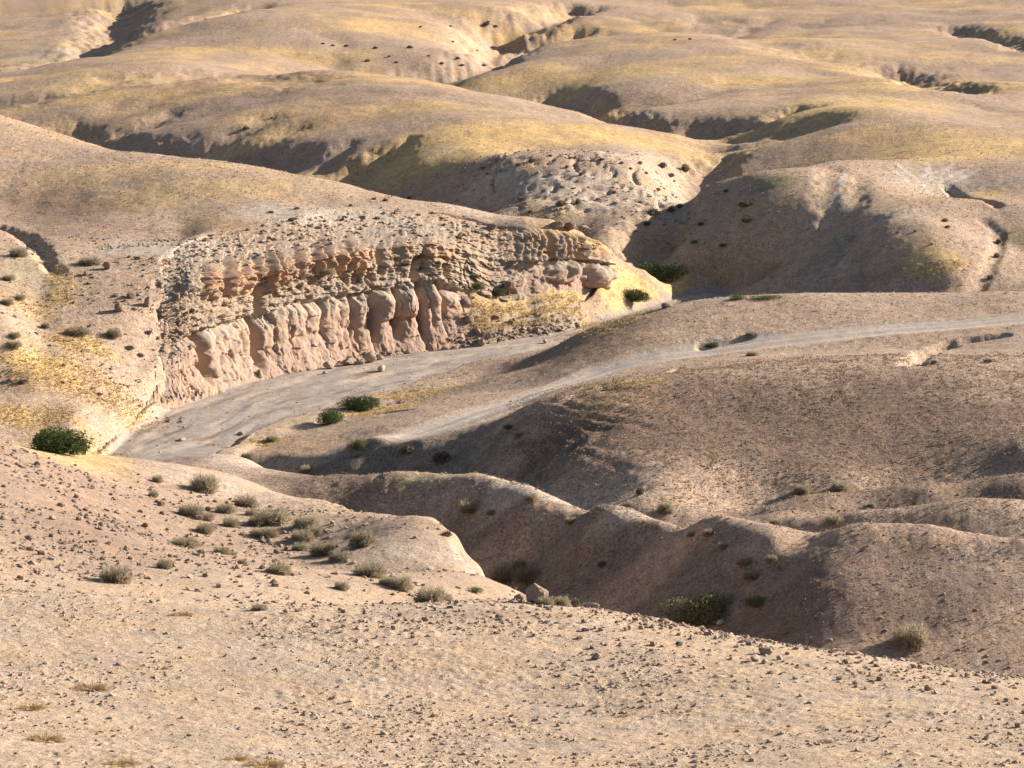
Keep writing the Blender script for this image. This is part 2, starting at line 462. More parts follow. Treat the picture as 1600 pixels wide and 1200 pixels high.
z_f += 0.05 * (0.3 + 0.7 * stony) * np.where(v2 > 0.66, np.clip(1 - (d2 / 0.42) ** 2, 0, 1) * (v2 - 0.5) * 2, 0)
z_f += 0.02 * fbm(xf / 0.3, yf / 0.3, 2, 26)
Z[fg] += z_f * smooth(50, 60, RRg[fg])
# wheel and water marks of the river bed
rvm = smooth(0.0, 2.0, river_sd)
flow = (RRg - rn) / np.maximum(rf - rn, 1)
Z += rvm * (0.05 * np.sin(flow * 26 + 3 * pnoise(X / 14, Y / 14, 51)) * smooth(-.2, .3, pnoise(X / 16, Y / 16, 52)) + 0.06 * fbm(X / 6, Y / 6, 3, 53) + 0.03 * fbm(X / 1.2, Y / 1.2, 2, 54))
# cut river bank on the near side
Z += 0.35 * smooth(-0.3, -1.6, river_sd) * smooth(-9, -4, river_sd) * (PXg > 330) * (RRg < rn + 1)
# track: graded, a rut on each side
Z += -0.10 * np.exp(-((road_d - 0.85) / 0.3) ** 2) + 0.10 * np.exp(-((road_d - 2.9) / 0.5) ** 2)

# trenches: small gullies with cut banks, (picture x, y) chains + width, depth
def hit(px, py, zz=None):
    th, s = ray(px, py)
    zz = Z if zz is None else zz
    c = np.interp(th, TH, np.arange(len(TH))); i = int(c); f = c - i
    col = zz[:, i] * (1 - f) + zz[:, i + 1] * f
    g = col - (CAM_Z + s * RR)
    k = np.nonzero((g[1:] >= 0) & (RR[1:] > 50))[0]
    if len(k) == 0:
        return xyz(th, 700.0, col[np.searchsorted(RR, 700)])
    k = k[0]; t = -g[k] / (g[k + 1] - g[k] + 1e-9); t = min(max(t, 0), 1)
    r = RR[k] + t * (RR[k + 1] - RR[k])
    return xyz(th, r, CAM_Z + s * r)
TRENCH = [
 ([(1425,568),(1450,548),(1490,535),(1560,524)], 0.9, 0.9),
 ([(1522,455),(1540,430),(1555,395),(1560,365),(1540,345)], 0.8, 0.35),
 ([(1348,350),(1305,390),(1255,424),(1200,455)], 2.1, 1.3),
 ([(0,353),(40,368),(62,385),(70,405),(88,424)], 0.9, 0.7),
 ([(880,625),(930,608),(990,592),(1060,575)], 0.4, 0.25),
 ([(500,660),(560,650),(640,640)], 0.4, 0.3),
 ([(560,632),(620,629)], 0.5, 0.5),
 ([(1100,541),(1140,533),(1170,524)], 0.6, 0.4),
 ([(1480,292),(1520,310),(1560,322)], 0.7, 0.5),
 ([(310,240),(345,222),(390,200),(420,185)], 2.2, 0.45),
 ([(400,240),(430,215),(460,202)], 2.2, 0.45),
 ([(505,265),(530,240),(545,225)], 1.8, 0.4),
 # ravines and hollows of the far hills
 ([(690,124),(740,104),(772,82),(768,62),(790,40),(840,22),(900,8)], 5.5, 3.4),
 ([(800,75),(850,58),(900,50)], 3.5, 1.5),
 ([(10,104),(80,92),(150,70),(182,42),(190,5)], 6.0, 3.4),
 ([(200,58),(260,38),(330,24),(400,10)], 4.0, 1.5),
 ([(1400,108),(1450,120),(1500,133)], 4.5, 2.2),
 ([(1490,42),(1540,56),(1610,72)], 4.0, 2.2),
 ([(860,152),(900,164),(962,179),(1010,196)], 3.0, 2.0),
 ([(1095,206),(1140,213),(1190,212),(1240,200),(1290,190)], 3.0, 0.8),
 ([(1150,196),(1200,184),(1240,172)], 3.0, 1.4),
 ([(0,160),(60,152),(120,140),(180,120)], 5.0, 1.0),
 ([(270,122),(330,112),(400,116),(470,124)], 5.0, 1.0),
 ([(1110,30),(1160,55),(1230,72),(1290,90)], 6.0, 0.9),
 ([(560,262),(590,248),(600,235)], 2.5, 1.2),
 ([(1005,412),(1040,350),(1062,305),(1078,280),(1105,252),(1128,238)], 3.0, 1.8),
 ([(100,208),(200,226),(320,242),(430,256)], 3.5, 1.4),
 ([(1300,262),(1292,310),(1310,350)], 1.6, 0.4),([(1340,275),(1335,330)], 1.4, 0.35),
 ([(640,215),(620,238)], 1.5, .5),([(200,205),(240,190),(270,175)], 2.0, .6),
 ([(1290,430),(1320,380)], .8, .25),([(1385,450),(1390,420)], .6, .25),([(1350,452),(1352,430)], .6, .25),([(1420,450),(1440,425)], .6, .25),
 ([(640,157),(720,150)], 2.0, 0.0),
]
Zt = Z.copy()
for pts, w, dep in TRENCH:
    P = np.array([hit(*p, zz=Zt) for p in pts])
    r0, r1 = np.hypot(P[:, 0], P[:, 1]).min() - 8 - 2 * w, np.hypot(P[:, 0], P[:, 1]).max() + 8 + 2 * w
    i0, i1 = np.searchsorted(RR, [r0, r1])
    sl = slice(i0, i1)
    fq = max(1.7, w * 0.9); xs = X[sl] + 0.35 * w * pnoise(X[sl] / fq, Y[sl] / fq, 61) + 0.2 * w * pnoise(X[sl] / fq * 3, Y[sl] / fq * 3, 66); ys = Y[sl] + 0.35 * w * pnoise(X[sl] / fq, Y[sl] / fq, 62) + 0.2 * w * pnoise(X[sl] / fq * 3, Y[sl] / fq * 3, 67)
    d = poly_dist(P, xs, ys)
    Z[sl] -= dep * ((1 - smooth(w * 0.1, w * 1.5, d)) if w < 2 else np.exp(-(d / (w * 1.05)) ** 2))
# the shaded draw behind the middle ridge
P = np.array([xyz(azim(a), b, 0) for a, b in ((370, 221), (420, 218), (480, 214), (620, 209), (740, 205), (790, 202))])
sl = slice(*np.searchsorted(RR, [180, 240]))
d = poly_dist(P, X[sl] + 1.2 * pnoise(X[sl] / 4, Y[sl] / 4, 64), Y[sl] + 1.2 * pnoise(X[sl] / 4, Y[sl] / 4, 65))
low = np.maximum(Z[sl] - 1.6 * (1 - smooth(1.0, 6.5, d)), -0.4)
Z[sl] = np.where(river_sd[sl] > -1, Z[sl], low)
# cut bank where the left spur breaks off to the gully
P = np.array([xyz(azim(a), b, 0) for a, b in ((600, 164), (650, 157), (720, 151), (775, 145), (830, 138), (860, 132))])
sl = slice(*np.searchsorted(RR, [110, 185]))
d = poly_dist(P, X[sl] + 1.0 * pnoise(X[sl] / 3, Y[sl] / 3, 68) + .4 * pnoise(X[sl], Y[sl], 60), Y[sl] + 1.0 * pnoise(X[sl] / 3, Y[sl] / 3, 69))
Z[sl] -= 3.2 * (1 - smooth(0.6, 4.2, d))
# broken ground of the gullies and middle ridges
brk = smooth(132, 150, RRg) * smooth(236, 205, RRg) * smooth(430, 520, PXg) * calm
rdg = np.abs(fbm(X / 5.5, Y / 5.5, 3, 120))
sl = slice(*np.searchsorted(RR, [125, 240]))
gly = smooth(1100, 960, PXg) * smooth(212, 200, RRg)
Z[sl] += (brk * ((0.05 + 0.06 * gly) * fbm(X / 2.6, Y / 2.6, 3, 121) - 0.10 * gly * np.exp(-(rdg / 0.06) ** 2) + 0.04 * fbm(X / 0.7, Y / 0.7, 2, 122)))[sl]
# broken rocky bank beside the upper stream
bk = smooth(735, 775, PXg) * smooth(1075, 1040, PXg) * smooth(330, 338, RRg) * smooth(372, 356, RRg)
sl = slice(*np.searchsorted(RR, [325, 378]))
Z[sl] += (bk * (0.28 * fbm(X / 4.0, Y / 4.0, 4, 150) - 0.45 * np.exp(-(np.abs(pnoise(X / 5, Y / 5, 151)) / 0.08) ** 2)))[sl]
# terracettes: level tracks trodden round the brown hill
PD = hit(900, 680); 
tm = np.exp(-((X - PD[0]) / 11.0) ** 2 - ((Y - PD[1]) / 10.0) ** 2)
tz = Z0 + 0.25 * pnoise(X / 4, Y / 4, 63)
Z += tm * 0.085 * np.sin(tz * 2 * math.pi / 0.42)

# ------------------------------------------------------------------ ground cover colours (what grows or lies where; sunlight painted on one ridge crest)
C = {k: np.array(v) for k, v in dict(
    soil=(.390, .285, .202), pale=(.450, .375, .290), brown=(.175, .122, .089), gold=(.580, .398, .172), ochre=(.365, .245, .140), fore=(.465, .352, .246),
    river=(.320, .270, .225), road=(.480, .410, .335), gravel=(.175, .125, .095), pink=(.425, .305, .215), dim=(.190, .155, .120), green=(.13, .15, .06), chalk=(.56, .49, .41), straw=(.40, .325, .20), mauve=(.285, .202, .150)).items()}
BASE = np.zeros(X.shape + (3,)); BASE[:] = C['soil']
def mixc(mask, col):
    global BASE
    BASE += mask[..., None] * (C[col] - BASE)
n1 = fbm(X / 38, Y / 22, 3, 71); n2 = fbm(X / 9, Y / 6, 3, 72); n3 = fbm(X / 2.2, Y / 2.2, 3, 73); n4 = fbm(X / 60, Y / 30, 2, 74)
mixc(far * smooth(-0.4, 0.4, n1 + 0.3 * n2) * 0.6, 'ochre')
mixc(far * smooth(0.08, 0.5, n1 * 0.8 + 0.4 * n2 + 0.12) * 0.6, 'gold')
mixc(far * smooth(0.0, 0.5, n4 - 0.3 * n2) * 0.45, 'mauve')
mixc(near, 'fore')
COVER = [  # picture x, y, half width, half height, cover, strength
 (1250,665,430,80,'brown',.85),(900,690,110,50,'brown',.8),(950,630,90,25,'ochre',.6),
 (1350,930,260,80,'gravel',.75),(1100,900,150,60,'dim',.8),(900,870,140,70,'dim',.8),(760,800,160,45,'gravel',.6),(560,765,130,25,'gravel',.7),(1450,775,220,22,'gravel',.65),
 (1300,830,130,14,'pink',.6),(1500,840,120,16,'pink',.5),(900,785,120,14,'pale',.5),(700,742,120,8,'straw',.7),(850,772,110,9,'pale',.8),(980,805,60,7,'pale',.8),(380,724,70,10,'pale',.6),(1180,812,60,8,'pink',.7),  # pale strips along ridge A paint in its sunlit crest
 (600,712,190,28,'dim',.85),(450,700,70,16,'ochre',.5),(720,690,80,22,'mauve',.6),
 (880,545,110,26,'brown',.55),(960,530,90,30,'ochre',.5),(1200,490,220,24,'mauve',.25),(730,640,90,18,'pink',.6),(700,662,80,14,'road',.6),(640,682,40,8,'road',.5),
 (110,590,130,30,'gold',.85),(60,570,70,16,'gold',.8),(40,650,80,20,'gold',.85),(90,710,100,16,'gold',.8),(150,700,50,10,'gold',.5),(95,455,22,26,'gold',.7),(130,540,50,16,'gold',.8),(40,480,50,14,'gold',.4),
 (870,475,120,22,'gold',.8),(980,440,60,18,'gold',.9),(955,460,45,26,'gold',.9),(1005,450,60,20,'gold',.8),(1040,450,70,14,'gold',.7),(960,500,60,12,'gold',.5),(760,480,40,30,'ochre',.4),
 (660,616,70,8,'gold',.6),(590,642,60,7,'gold',.6),(400,690,60,7,'gold',.5),(450,660,70,7,'straw',.6),(960,602,70,6,'gold',.6),(700,603,60,6,'straw',.5),
 (720,230,150,26,'gold',.8),(850,205,220,16,'gold',.85),(420,215,120,14,'gold',.6),(150,130,130,12,'gold',.6),(560,180,150,18,'ochre',.5),(360,130,120,14,'ochre',.6),(450,145,90,12,'mauve',.6),
 (1460,410,50,26,'gold',.8),(1420,380,60,16,'gold',.4),(1540,302,34,12,'gold',.8),(1500,232,160,22,'gold',.8),(1350,165,130,18,'gold',.8),(1180,125,120,12,'gold',.6),(960,120,120,10,'gold',.6),(500,85,120,10,'gold',.5),(1250,85,100,8,'gold',.5),
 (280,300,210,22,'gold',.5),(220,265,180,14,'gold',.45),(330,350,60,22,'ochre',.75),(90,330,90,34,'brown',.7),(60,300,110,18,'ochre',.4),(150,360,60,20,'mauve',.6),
 (855,335,60,22,'gold',.55),(900,370,40,16,'gold',.4),(1040,385,50,16,'ochre',.7),(1130,420,60,10,'ochre',.5),
 (1340,440,90,14,'mauve',.5),(1350,400,40,10,'green',.25),(1210,285,40,10,'green',.45),(1190,430,30,8,'green',.35),(1590,370,40,16,'green',.3),
 (560,345,190,22,'pale',.8),(260,388,110,16,'pale',.85),(440,335,80,14,'pale',.8),(760,335,60,10,'pale',.5),(770,285,60,20,'pale',.8),(950,300,130,34,'pale',.7),(840,285,80,20,'pale',.6),
 (1450,285,70,22,'pale',.5),(1300,320,50,50,'pale',.2),(1400,335,60,10,'pale',.5),(1540,290,60,12,'pale',.4),(990,250,80,20,'pale',.4),(60,90,60,20,'pale',.4),(720,80,60,30,'pink',.5),
 (50,430,60,40,'straw',.5),(150,640,80,30,'pink',.7),(180,600,60,30,'pink',.6),(690,235,30,10,'pale',.3),
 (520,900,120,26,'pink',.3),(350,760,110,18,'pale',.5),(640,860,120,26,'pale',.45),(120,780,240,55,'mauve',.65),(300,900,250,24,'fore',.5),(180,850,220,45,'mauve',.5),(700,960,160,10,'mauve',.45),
]
n5 = pnoise(X / 0.8, Y / 0.8, 75)
GOLD = np.zeros(X.shape)
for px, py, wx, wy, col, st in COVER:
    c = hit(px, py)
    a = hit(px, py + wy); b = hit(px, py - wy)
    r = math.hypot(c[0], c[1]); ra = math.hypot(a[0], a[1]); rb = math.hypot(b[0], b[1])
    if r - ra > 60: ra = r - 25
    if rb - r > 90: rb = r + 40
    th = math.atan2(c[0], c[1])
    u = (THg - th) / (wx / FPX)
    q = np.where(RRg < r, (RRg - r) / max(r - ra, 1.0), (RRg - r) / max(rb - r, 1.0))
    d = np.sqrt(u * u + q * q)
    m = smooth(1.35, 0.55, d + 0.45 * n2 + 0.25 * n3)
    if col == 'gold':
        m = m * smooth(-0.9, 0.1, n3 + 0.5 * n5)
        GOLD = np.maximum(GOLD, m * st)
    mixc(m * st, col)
# bare rills
for pts in ([(1400,255),(1420,272),(1440,285),(1450,300)],[(1395,285),(1420,282)],[(1450,255),(1447,270),(1440,284)],[(1490,256),(1475,270),(1455,282)],[(1520,258),(1490,275),(1460,284)],[(1530,266),(1495,280),(1465,290)],[(1480,262),(1440,275),(1400,268)],[(1450,262),(1452,280)],[(1500,268),(1470,282),(1440,288)],[(1395,262),(1420,285)],[(1520,268),(1480,285)],[(1318,268),(1312,300),(1298,330)]):
    P = np.array([hit(*p) for p in pts])
    d = poly_dist(P, X + 0.5 * n3, Y + 1.2 * n2)
    mixc((1 - smooth(0.12, 0.5, d)) * 0.6 * (RRg > 290), 'chalk')
mixc(smooth(-0.6, 0.5, river_sd), 'river')
stk = fbm(flow * 7 + 0.5 * n2, PXg / 90.0, 3, 123)
mixc(smooth(0.2, 2.0, river_sd) * smooth(-0.05, 0.3, stk) * 0.75, 'pale')
mixc(smooth(0.2, 2.0, river_sd) * smooth(0.1, 0.4, fbm(flow * 13, PXg / 60.0, 3, 124)) * 0.65, 'gravel')
mixc((1 - smooth(1.6, 3.3, road_d + 0.7 * n3)) * 0.9, 'road')
mixc(np.exp(-(road_d / 0.4) ** 2) * 0.45 + np.exp(-((road_d - 2.4) / 0.5) ** 2) * 0.3, 'soil')
BASE *= (1 + 0.14 * n3 + 0.10 * n2)[..., None]
BASE = np.clip(BASE, 0.02, 0.8)
# how coarse the ground is: 0 river silt, 1 stubble and clods
GR = 0.95 - 0.45 * smooth(-0.5, 0.5, river_sd) - 0.4 * (1 - smooth(1.0, 2.4, road_d))
GR += -0.10 * (RRg < 99) + 0.08 * smooth(130, 150, RRg) * smooth(240, 225, RRg) * smooth(450, 560, PXg)

# hollow out the ground behind the cliff face
tcl = (RRg - foot_r(PXg)) / np.maximum(brow_r(PXg) - foot_r(PXg), 1)
cut = smooth(0.02, 0.10, tcl) * smooth(0.93, 0.80, tcl) * smooth(262, 290, PXg + 34 * pnoise(X / 3.5, Y / 3.5, 160) + 12 * pnoise(X, Y, 161)) * (smooth(938, 915, PXg) * smooth(.42, .5, tcl) + smooth(905, 885, PXg) * smooth(.5, .42, tcl))
Z = Z * (1 - cut) + (-1.5) * cut

nr, nc = Z.shape
idx = np.arange(nr * nc).reshape(nr, nc)
quads = np.stack([idx[:-1, :-1], idx[:-1, 1:], idx[1:, 1:], idx[1:, :-1]], -1).reshape(-1, 4)
rv_f = (0.25 * (river_sd[:-1, :-1] + river_sd[:-1, 1:] + river_sd[1:, 1:] + river_sd[1:, :-1]) > 0).ravel()
rd_f = ((0.25 * (road_d[:-1, :-1] + road_d[:-1, 1:] + road_d[1:, 1:] + road_d[1:, :-1]) < 2.5).ravel()) & ~rv_f
hol = ((0.25 * (cut[:-1, :-1] + cut[:-1, 1:] + cut[1:, 1:] + cut[1:, :-1]) > 0.999).ravel())
XYZ = np.stack([X, Y, Z], -1).reshape(-1, 3)
BASEf = BASE.reshape(-1, 3); GRf = GR.ravel(); GRIT = (1 - smooth(110, 175, RRg)).ravel()

# ------------------------------------------------------------------ ground material
def ground_material(name, speck=1.0, bump=1.0):
    m = bpy.data.materials.new(name); m.use_nodes = True
    nt = m.node_tree; N = nt.nodes; L = nt.links
    bs = N['Principled BSDF']; bs.inputs['Roughness'].default_value = 0.95
    bs.inputs['Specular IOR Level'].default_value = 0.08
    geo = N.new('ShaderNodeNewGeometry')
    at = N.new('ShaderNodeAttribute'); at.attribute_name = 'Col'
    gr = N.new('ShaderNodeAttribute'); gr.attribute_name = 'grain'
    def noise(scale, detail, rough=0.6):
        n = N.new('ShaderNodeTexNoise'); n.inputs['Scale'].default_value = scale
        n.inputs['Detail'].default_value = detail; n.inputs['Roughness'].default_value = rough
        L.new(geo.outputs['Position'], n.inputs['Vector']); return n
    def math_(op, a, b=None, c=None):
        n = N.new('ShaderNodeMath'); n.operation = op
        for i, v in enumerate((a, b, c)):
            if v is None: continue
            if isinstance(v, (int, float)): n.inputs[i].default_value = v
            else: L.new(v, n.inputs[i])
        return n.outputs[0]
    nr_ = N.new('ShaderNodeAttribute'); nr_.attribute_name = 'grit'
    grit = noise(26.0, 3, 0.7)
    fine = noise(5.5, 5, 0.75); mid = noise(1.2, 4, 0.65)
    f0 = math_('MULTIPLY', math_('SUBTRACT', fine.outputs['Fac'], 0.5), math_('MULTIPLY', gr.outputs['Fac'], 3.3 * speck))
    m0 = math_('MULTIPLY', math_('SUBTRACT', mid.outputs['Fac'], 0.5), 1.1 * speck)
    f0 = math_('MULTIPLY', f0, math_('SUBTRACT', 1.0, math_('MULTIPLY', nr_.outputs['Fac'], 0.6)))
    m0 = math_('MULTIPLY', m0, math_('SUBTRACT', 1.0, math_('MULTIPLY', nr_.outputs['Fac'], 0.45)))
    g0 = math_('MULTIPLY', math_('SUBTRACT', grit.outputs['Fac'], 0.5), math_('MULTIPLY', nr_.outputs['Fac'], 2.2))
    k = math_('MAXIMUM', math_('ADD', math_('ADD', math_('ADD', f0, m0), g0), 1.0), 0.25)
    mul = N.new('ShaderNodeVectorMath'); mul.operation = 'SCALE'
    L.new(at.outputs['Color'], mul.inputs[0]); L.new(k, mul.inputs['Scale'])
    # warm / cool drift
    hue = N.new('ShaderNodeMix'); hue.data_type = 'RGBA'; hue.blend_type = 'MULTIPLY'
    dr = noise(0.45, 3)
    rmp = N.new('ShaderNodeValToRGB'); rmp.color_ramp.elements[0].position = 0.35; rmp.color_ramp.elements[1].position = 0.65
    rmp.color_ramp.elements[0].color = (0.95, 0.98, 1.04, 1); rmp.color_ramp.elements[1].color = (1.04, 1.0, 0.94, 1)
    L.new(dr.outputs['Fac'], rmp.inputs['Fac'])
    hue.inputs['Factor'].default_value = 1.0
    L.new(mul.outputs[0], hue.inputs['A']); L.new(rmp.outputs['Color'], hue.inputs['B'])
    L.new(hue.outputs['Result'], bs.inputs['Base Color'])
    b1 = N.new('ShaderNodeBump'); b1.inputs['Distance'].default_value = 0.10 * bump
    L.new(math_('MULTIPLY', fine.outputs['Fac'], gr.outputs['Fac']), b1.inputs['Height']); b1.inputs['Strength'].default_value = 0.8
    b2 = N.new('ShaderNodeBump'); b2.inputs['Distance'].default_value = 0.22 * bump; b2.inputs['Strength'].default_value = 0.7
    L.new(math_('MULTIPLY', mid.outputs['Fac'], gr.outputs['Fac']), b2.inputs['Height']); L.new(b2.outputs['Normal'], b1.inputs['Normal'])
    b3 = N.new('ShaderNodeBump'); b3.inputs['Distance'].default_value = 0.03 * bump; b3.inputs['Strength'].default_value = 0.8
    L.new(math_('MULTIPLY', grit.outputs['Fac'], nr_.outputs['Fac']), b3.inputs['Height']); L.new(b1.outputs['Normal'], b3.inputs['Normal'])
    L.new(b3.outputs['Normal'], bs.inputs['Normal'])
    return m
M_GROUND = ground_material('ground_soil')
M_RIVER = ground_material('river_silt', 0.8, 0.7)
M_ROAD = ground_material('track_dust', 0.7, 0.6)
M_CLIFF = ground_material('cliff_rock', 0.5, 0.9)
def sub_mesh(name, q, mat):
    used = np.unique(q); remap = np.zeros(len(XYZ), np.int32); remap[used] = np.arange(len(used))
    me = mesh_np(name, XYZ[used], remap[q])
    color_attr(me, BASEf[used]); float_attr(me, GRf[used], 'grain'); float_attr(me, GRIT[used], 'grit')
    return tag(link(name, me, mat), kind='structure')
sub_mesh('terrain', quads[~rv_f & ~rd_f & ~hol], M_GROUND)
sub_mesh('river_bed', quads[rv_f & ~hol], M_RIVER)
sub_mesh('dirt_road', quads[rd_f], M_ROAD)

# ------------------------------------------------------------------ the river cliff
NS, NV = 820, 236
sp = np.linspace(150, 965, NS)
def spl(k, j):      # smooth station curve of level k, component j
    Mx = cubic_matrix(stn_px, sp)
    return Mx @ LEV[:, k, j]
lev = np.array([[spl(k, j) for j in range(3)] for k in range(4)])      # level, comp, s
lev[:, 0] = [azim(p) for p in sp]
VL = np.array([0.0, 0.42, 0.74, 1.0])
vv = np.concatenate([np.linspace(-0.05, 0.0, 4, endpoint=False), np.linspace(0, 1.0, NV - 4)])
Rb = np.empty((NV, NS)); Zb = np.empty((NV, NS))
for i, v in enumerate(vv):
    vc = min(max(v, 0), 1)
    k = min(int(np.searchsorted(VL, vc, side='right') - 1), 2)
    t = (vc - VL[k]) / (VL[k + 1] - VL[k])
    Rb[i] = lev[k, 1] * (1 - t) + lev[k + 1, 1] * t
    Zb[i] = lev[k, 2] * (1 - t) + lev[k + 1, 2] * t
S, V = np.meshgrid(sp, vv)
V0 = V
gi = np.clip(np.round(np.interp(sp, th2px(TH), np.arange(nc))).astype(int), 0, nc - 1)
gj = np.clip(np.interp(Rb, RR, np.arange(nr)), 0, nr - 1.001); gj0 = gj.astype(int); gf = gj - gj0
Zter = Zconf[gj0, np.tile(gi, (NV, 1))] * (1 - gf) + Zconf[gj0 + 1, np.tile(gi, (NV, 1))] * gf
Zb = Zb + smooth(340, 270, S) * (Zter - Zb)
# metres along the cliff
fx = lev[0, 1] * np.sin(lev[0, 0]); fy = lev[0, 1] * np.cos(lev[0, 0])
sm = np.concatenate([[0], np.cumsum(np.hypot(np.diff(fx), np.diff(fy)))])
SM = np.tile(sm, (NV, 1))
gx = np.gradient(fx); gy = np.gradient(fy); gl = np.hypot(gx, gy)
ker = np.ones(61) / 61
nx = np.convolve(np.pad(gy / gl, 30, mode='edge'), ker, 'valid'); ny = np.convolve(np.pad(-gx / gl, 30, mode='edge'), ker, 'valid')
nl = np.hypot(nx, ny); nx /= nl; ny /= nl
def rounded(pos, marks, wob):
    """columns between grooves: 1 in the middle of a column, 0 in its groove; also depth of the nearest groove and column id"""
    g = np.array([m[0] for m in marks], float); dpt = np.array([m[1] for m in marks])
    p = pos + wob
    i = np.clip(np.searchsorted(g, p) - 1, 0, len(g) - 2)
    u = (p - g[i]) / (g[i + 1] - g[i]); u = np.clip(u, 0, 1)
    dep = np.where(u < 0.5, dpt[i], dpt[i + 1])
    return np.sqrt(np.clip(1 - (2 * u - 1) ** 2, 0, 1)), dep, i, u
MARK = [(100,.2),(160,.3),(205,.3),(232,.5),(250,1.7),(289,.25),(322,2.3),(343,.4),(356,.6),(379,.35),(399,3.4),(431,.4),(452,.7),(482,.5),(508,1.2),(531,.4),(554,1.5),(580,2.4),(617,2.1),(658,2.6),(673,.7),(692,1.7),(735,1.2),(760,.2),(1100,.1)]
dR = np.diff(Rb, axis=0); dZ = np.diff(Zb, axis=0)
AL = np.vstack([np.zeros((1, NS)), np.cumsum(np.hypot(dR, dZ), axis=0)])      # metres up the face
V = V0 + (0.030 * pnoise(SM / 3.3, SM * 0, 110) + 0.018 * pnoise(SM / 0.9, SM * 0, 111)) * smooth(0.05, 0.3, V0) * smooth(0.9, 0.6, V0)
w = np.clip(V / 0.42, -0.2, 1.2)
wobl = 5.0 * pnoise(SM / 3.0, AL / 1.6, 81) + 2.0 * pnoise(SM / 0.9, AL / 0.8, 82)
wobl = wobl * 0.55 + 3.0 * pnoise(SM / 6.0, AL / 3.0, 75)
c1, dep1, cid, cu = rounded(S, MARK, wobl - 8.0 * (1 - w) * (0.4 + 0.8 * pnoise(SM / 5, SM * 0, 74)))
rnd = _hash(cid, np.zeros_like(cid), 5) / 4294967296.0
lower = smooth(215, 262, S) * smooth(745, 715, S)             # where the fluted lower tier stands
tier1 = (1 - smooth(0.40, 0.45, V))
flare = 0.9 * np.clip(1 - w, 0, 1) ** 3
gdep = np.where(dep1 < 1.0, 0.65, 1.0) * dep1 * smooth(0.02, 0.35, w) * (0.65 + 0.35 * smooth(0.3, 0.8, w))
bulge = np.exp(-((w - (0.72 + 0.12 * (rnd - .5))) / 0.22) ** 2) * (0.10 + 0.35 * rnd)
mk = np.array([q[0] for q in MARK]); bulb = ((mk[cid] == 580) | (mk[cid] == 617)) * 1.0
bulge = bulge * (1 - bulb) + bulb * 0.95 * smooth(0.50, 0.60, w) * np.sqrt(np.clip(1 - ((w - 0.78) / 0.30) ** 2, 0, 1))
notch = -0.30 * np.exp(-((w - (0.45 + 0.1 * (rnd - .5))) / 0.05) ** 2) * (rnd > 0.35)
rnd2 = _hash(cid, np.ones_like(cid), 6) / 4294967296.0
topw = 0.80 + 0.16 * rnd2 + 0.05 * pnoise(SM / 1.0, SM * 0, 73)
top = -0.9 * smooth(topw - 0.06, topw + 0.16, w) + 0.5 * (rnd2 - 0.5) * smooth(.15, .4, w)
c1 = c1 ** 0.55
D1 = flare + gdep * (c1 - 1) + bulge * c1 + notch * c1 + top
for cpx, wid, dpt, sl_ in ((402, 6, 1.9, 0), (320, 5, 1.3, 16), (585, 5, 1.0, 0), (622, 5, .9, 0), (662, 5, 1.1, 0), (552, 4, .7, -8), (252, 5, 1.0, 10)):
    D1 = D1 - dpt * np.exp(-((S + 2.0 * pnoise(SM / 0.8, AL / 0.8, 116) - cpx - sl_ * (0.6 - w)) / wid) ** 2) * smooth(.12, .35, w)
D1 += 0.27 * fbm(SM / 1.1, AL / 1.3, 4, 83) - 0.35 * np.exp(-(np.abs(pnoise(SM / 1.0 + 0.15 * pnoise(SM, AL, 114), AL / 6.0, 112)) / 0.05) ** 2) * smooth(0.0, .3, pnoise(SM / 3, AL / 3, 113)) * smooth(250, 280, S)
D1 = D1 * lower * tier1 + (1 - lower) * tier1 * (0.22 * fbm(SM / 1.5, AL / 1.0, 4, 84))
# left end: blocky bank with small flutes
lb = smooth(262, 225, S) * tier1
dl, vl_ = cells(SM / 0.7, AL / 1.4, 85)
D1 += lb * 0.30 * (0.5 - dl)
# upper tier: coarse conglomerate with pits
u2 = (V - 0.42) / 0.32
tier2 = smooth(0.40, 0.45, V) * (1 - smooth(0.74, 0.80, V))
dc, vc_ = cells(SM / 0.42, AL / 0.36, 86)
dc2, vc2 = cells(SM / 0.95 + 0.3 * pnoise(SM, AL, 87), AL / 0.8, 88)
rugged = 0.48 * fbm(SM / 1.6, AL / 1.2, 4, 89) + 0.16 * (0.45 - dc) - 0.55 * (vc2 > 0.74) * np.clip(1 - dc2 / 0.5, 0, 1)
vert = np.abs(pnoise(SM / 1.1, AL / 3.5, 90))
rugged -= 0.45 * np.exp(-(vert / 0.09) ** 2) * smooth(-.1, .3, pnoise(SM / 4, AL / 3, 79))
under = -0.75 * np.exp(-((u2 - 0.02) / 0.035) ** 2) * smooth(-0.05, 0.2, pnoise(SM / 2.2, SM * 0, 91))
D2 = rugged + under
KN = [(100,.1)]
rk = np.random.default_rng(5); p_ = 265.0
while p_ < 860:
    KN.append((p_, 0.35 + 1.0 * rk.random())); p_ += 9 + 13 * rk.random()
KN.append((1100, .1))
kc, kd, kid, ku = rounded(S, KN, 3.0 * pnoise(SM / 1.5, AL / 1.2, 92))
krnd = _hash(kid, np.zeros_like(kid), 8) / 4294967296.0
kh = (u2 - (0.86 + 0.25 * (krnd - 0.5))) / (0.16 + 0.22 * krnd)
knob = np.sqrt(np.clip(1 - kh ** 2, 0, 1)) * (0.5 + 0.95 * krnd ** 2) * kc * (krnd > 0.38)
row = smooth(262, 290, S) * smooth(600, 560, S) + 0.8 * smooth(600, 640, S) * smooth(720, 700, S)
Dk = knob * row - 0.5 * kd * (1 - kc) * np.exp(-kh ** 2) * row
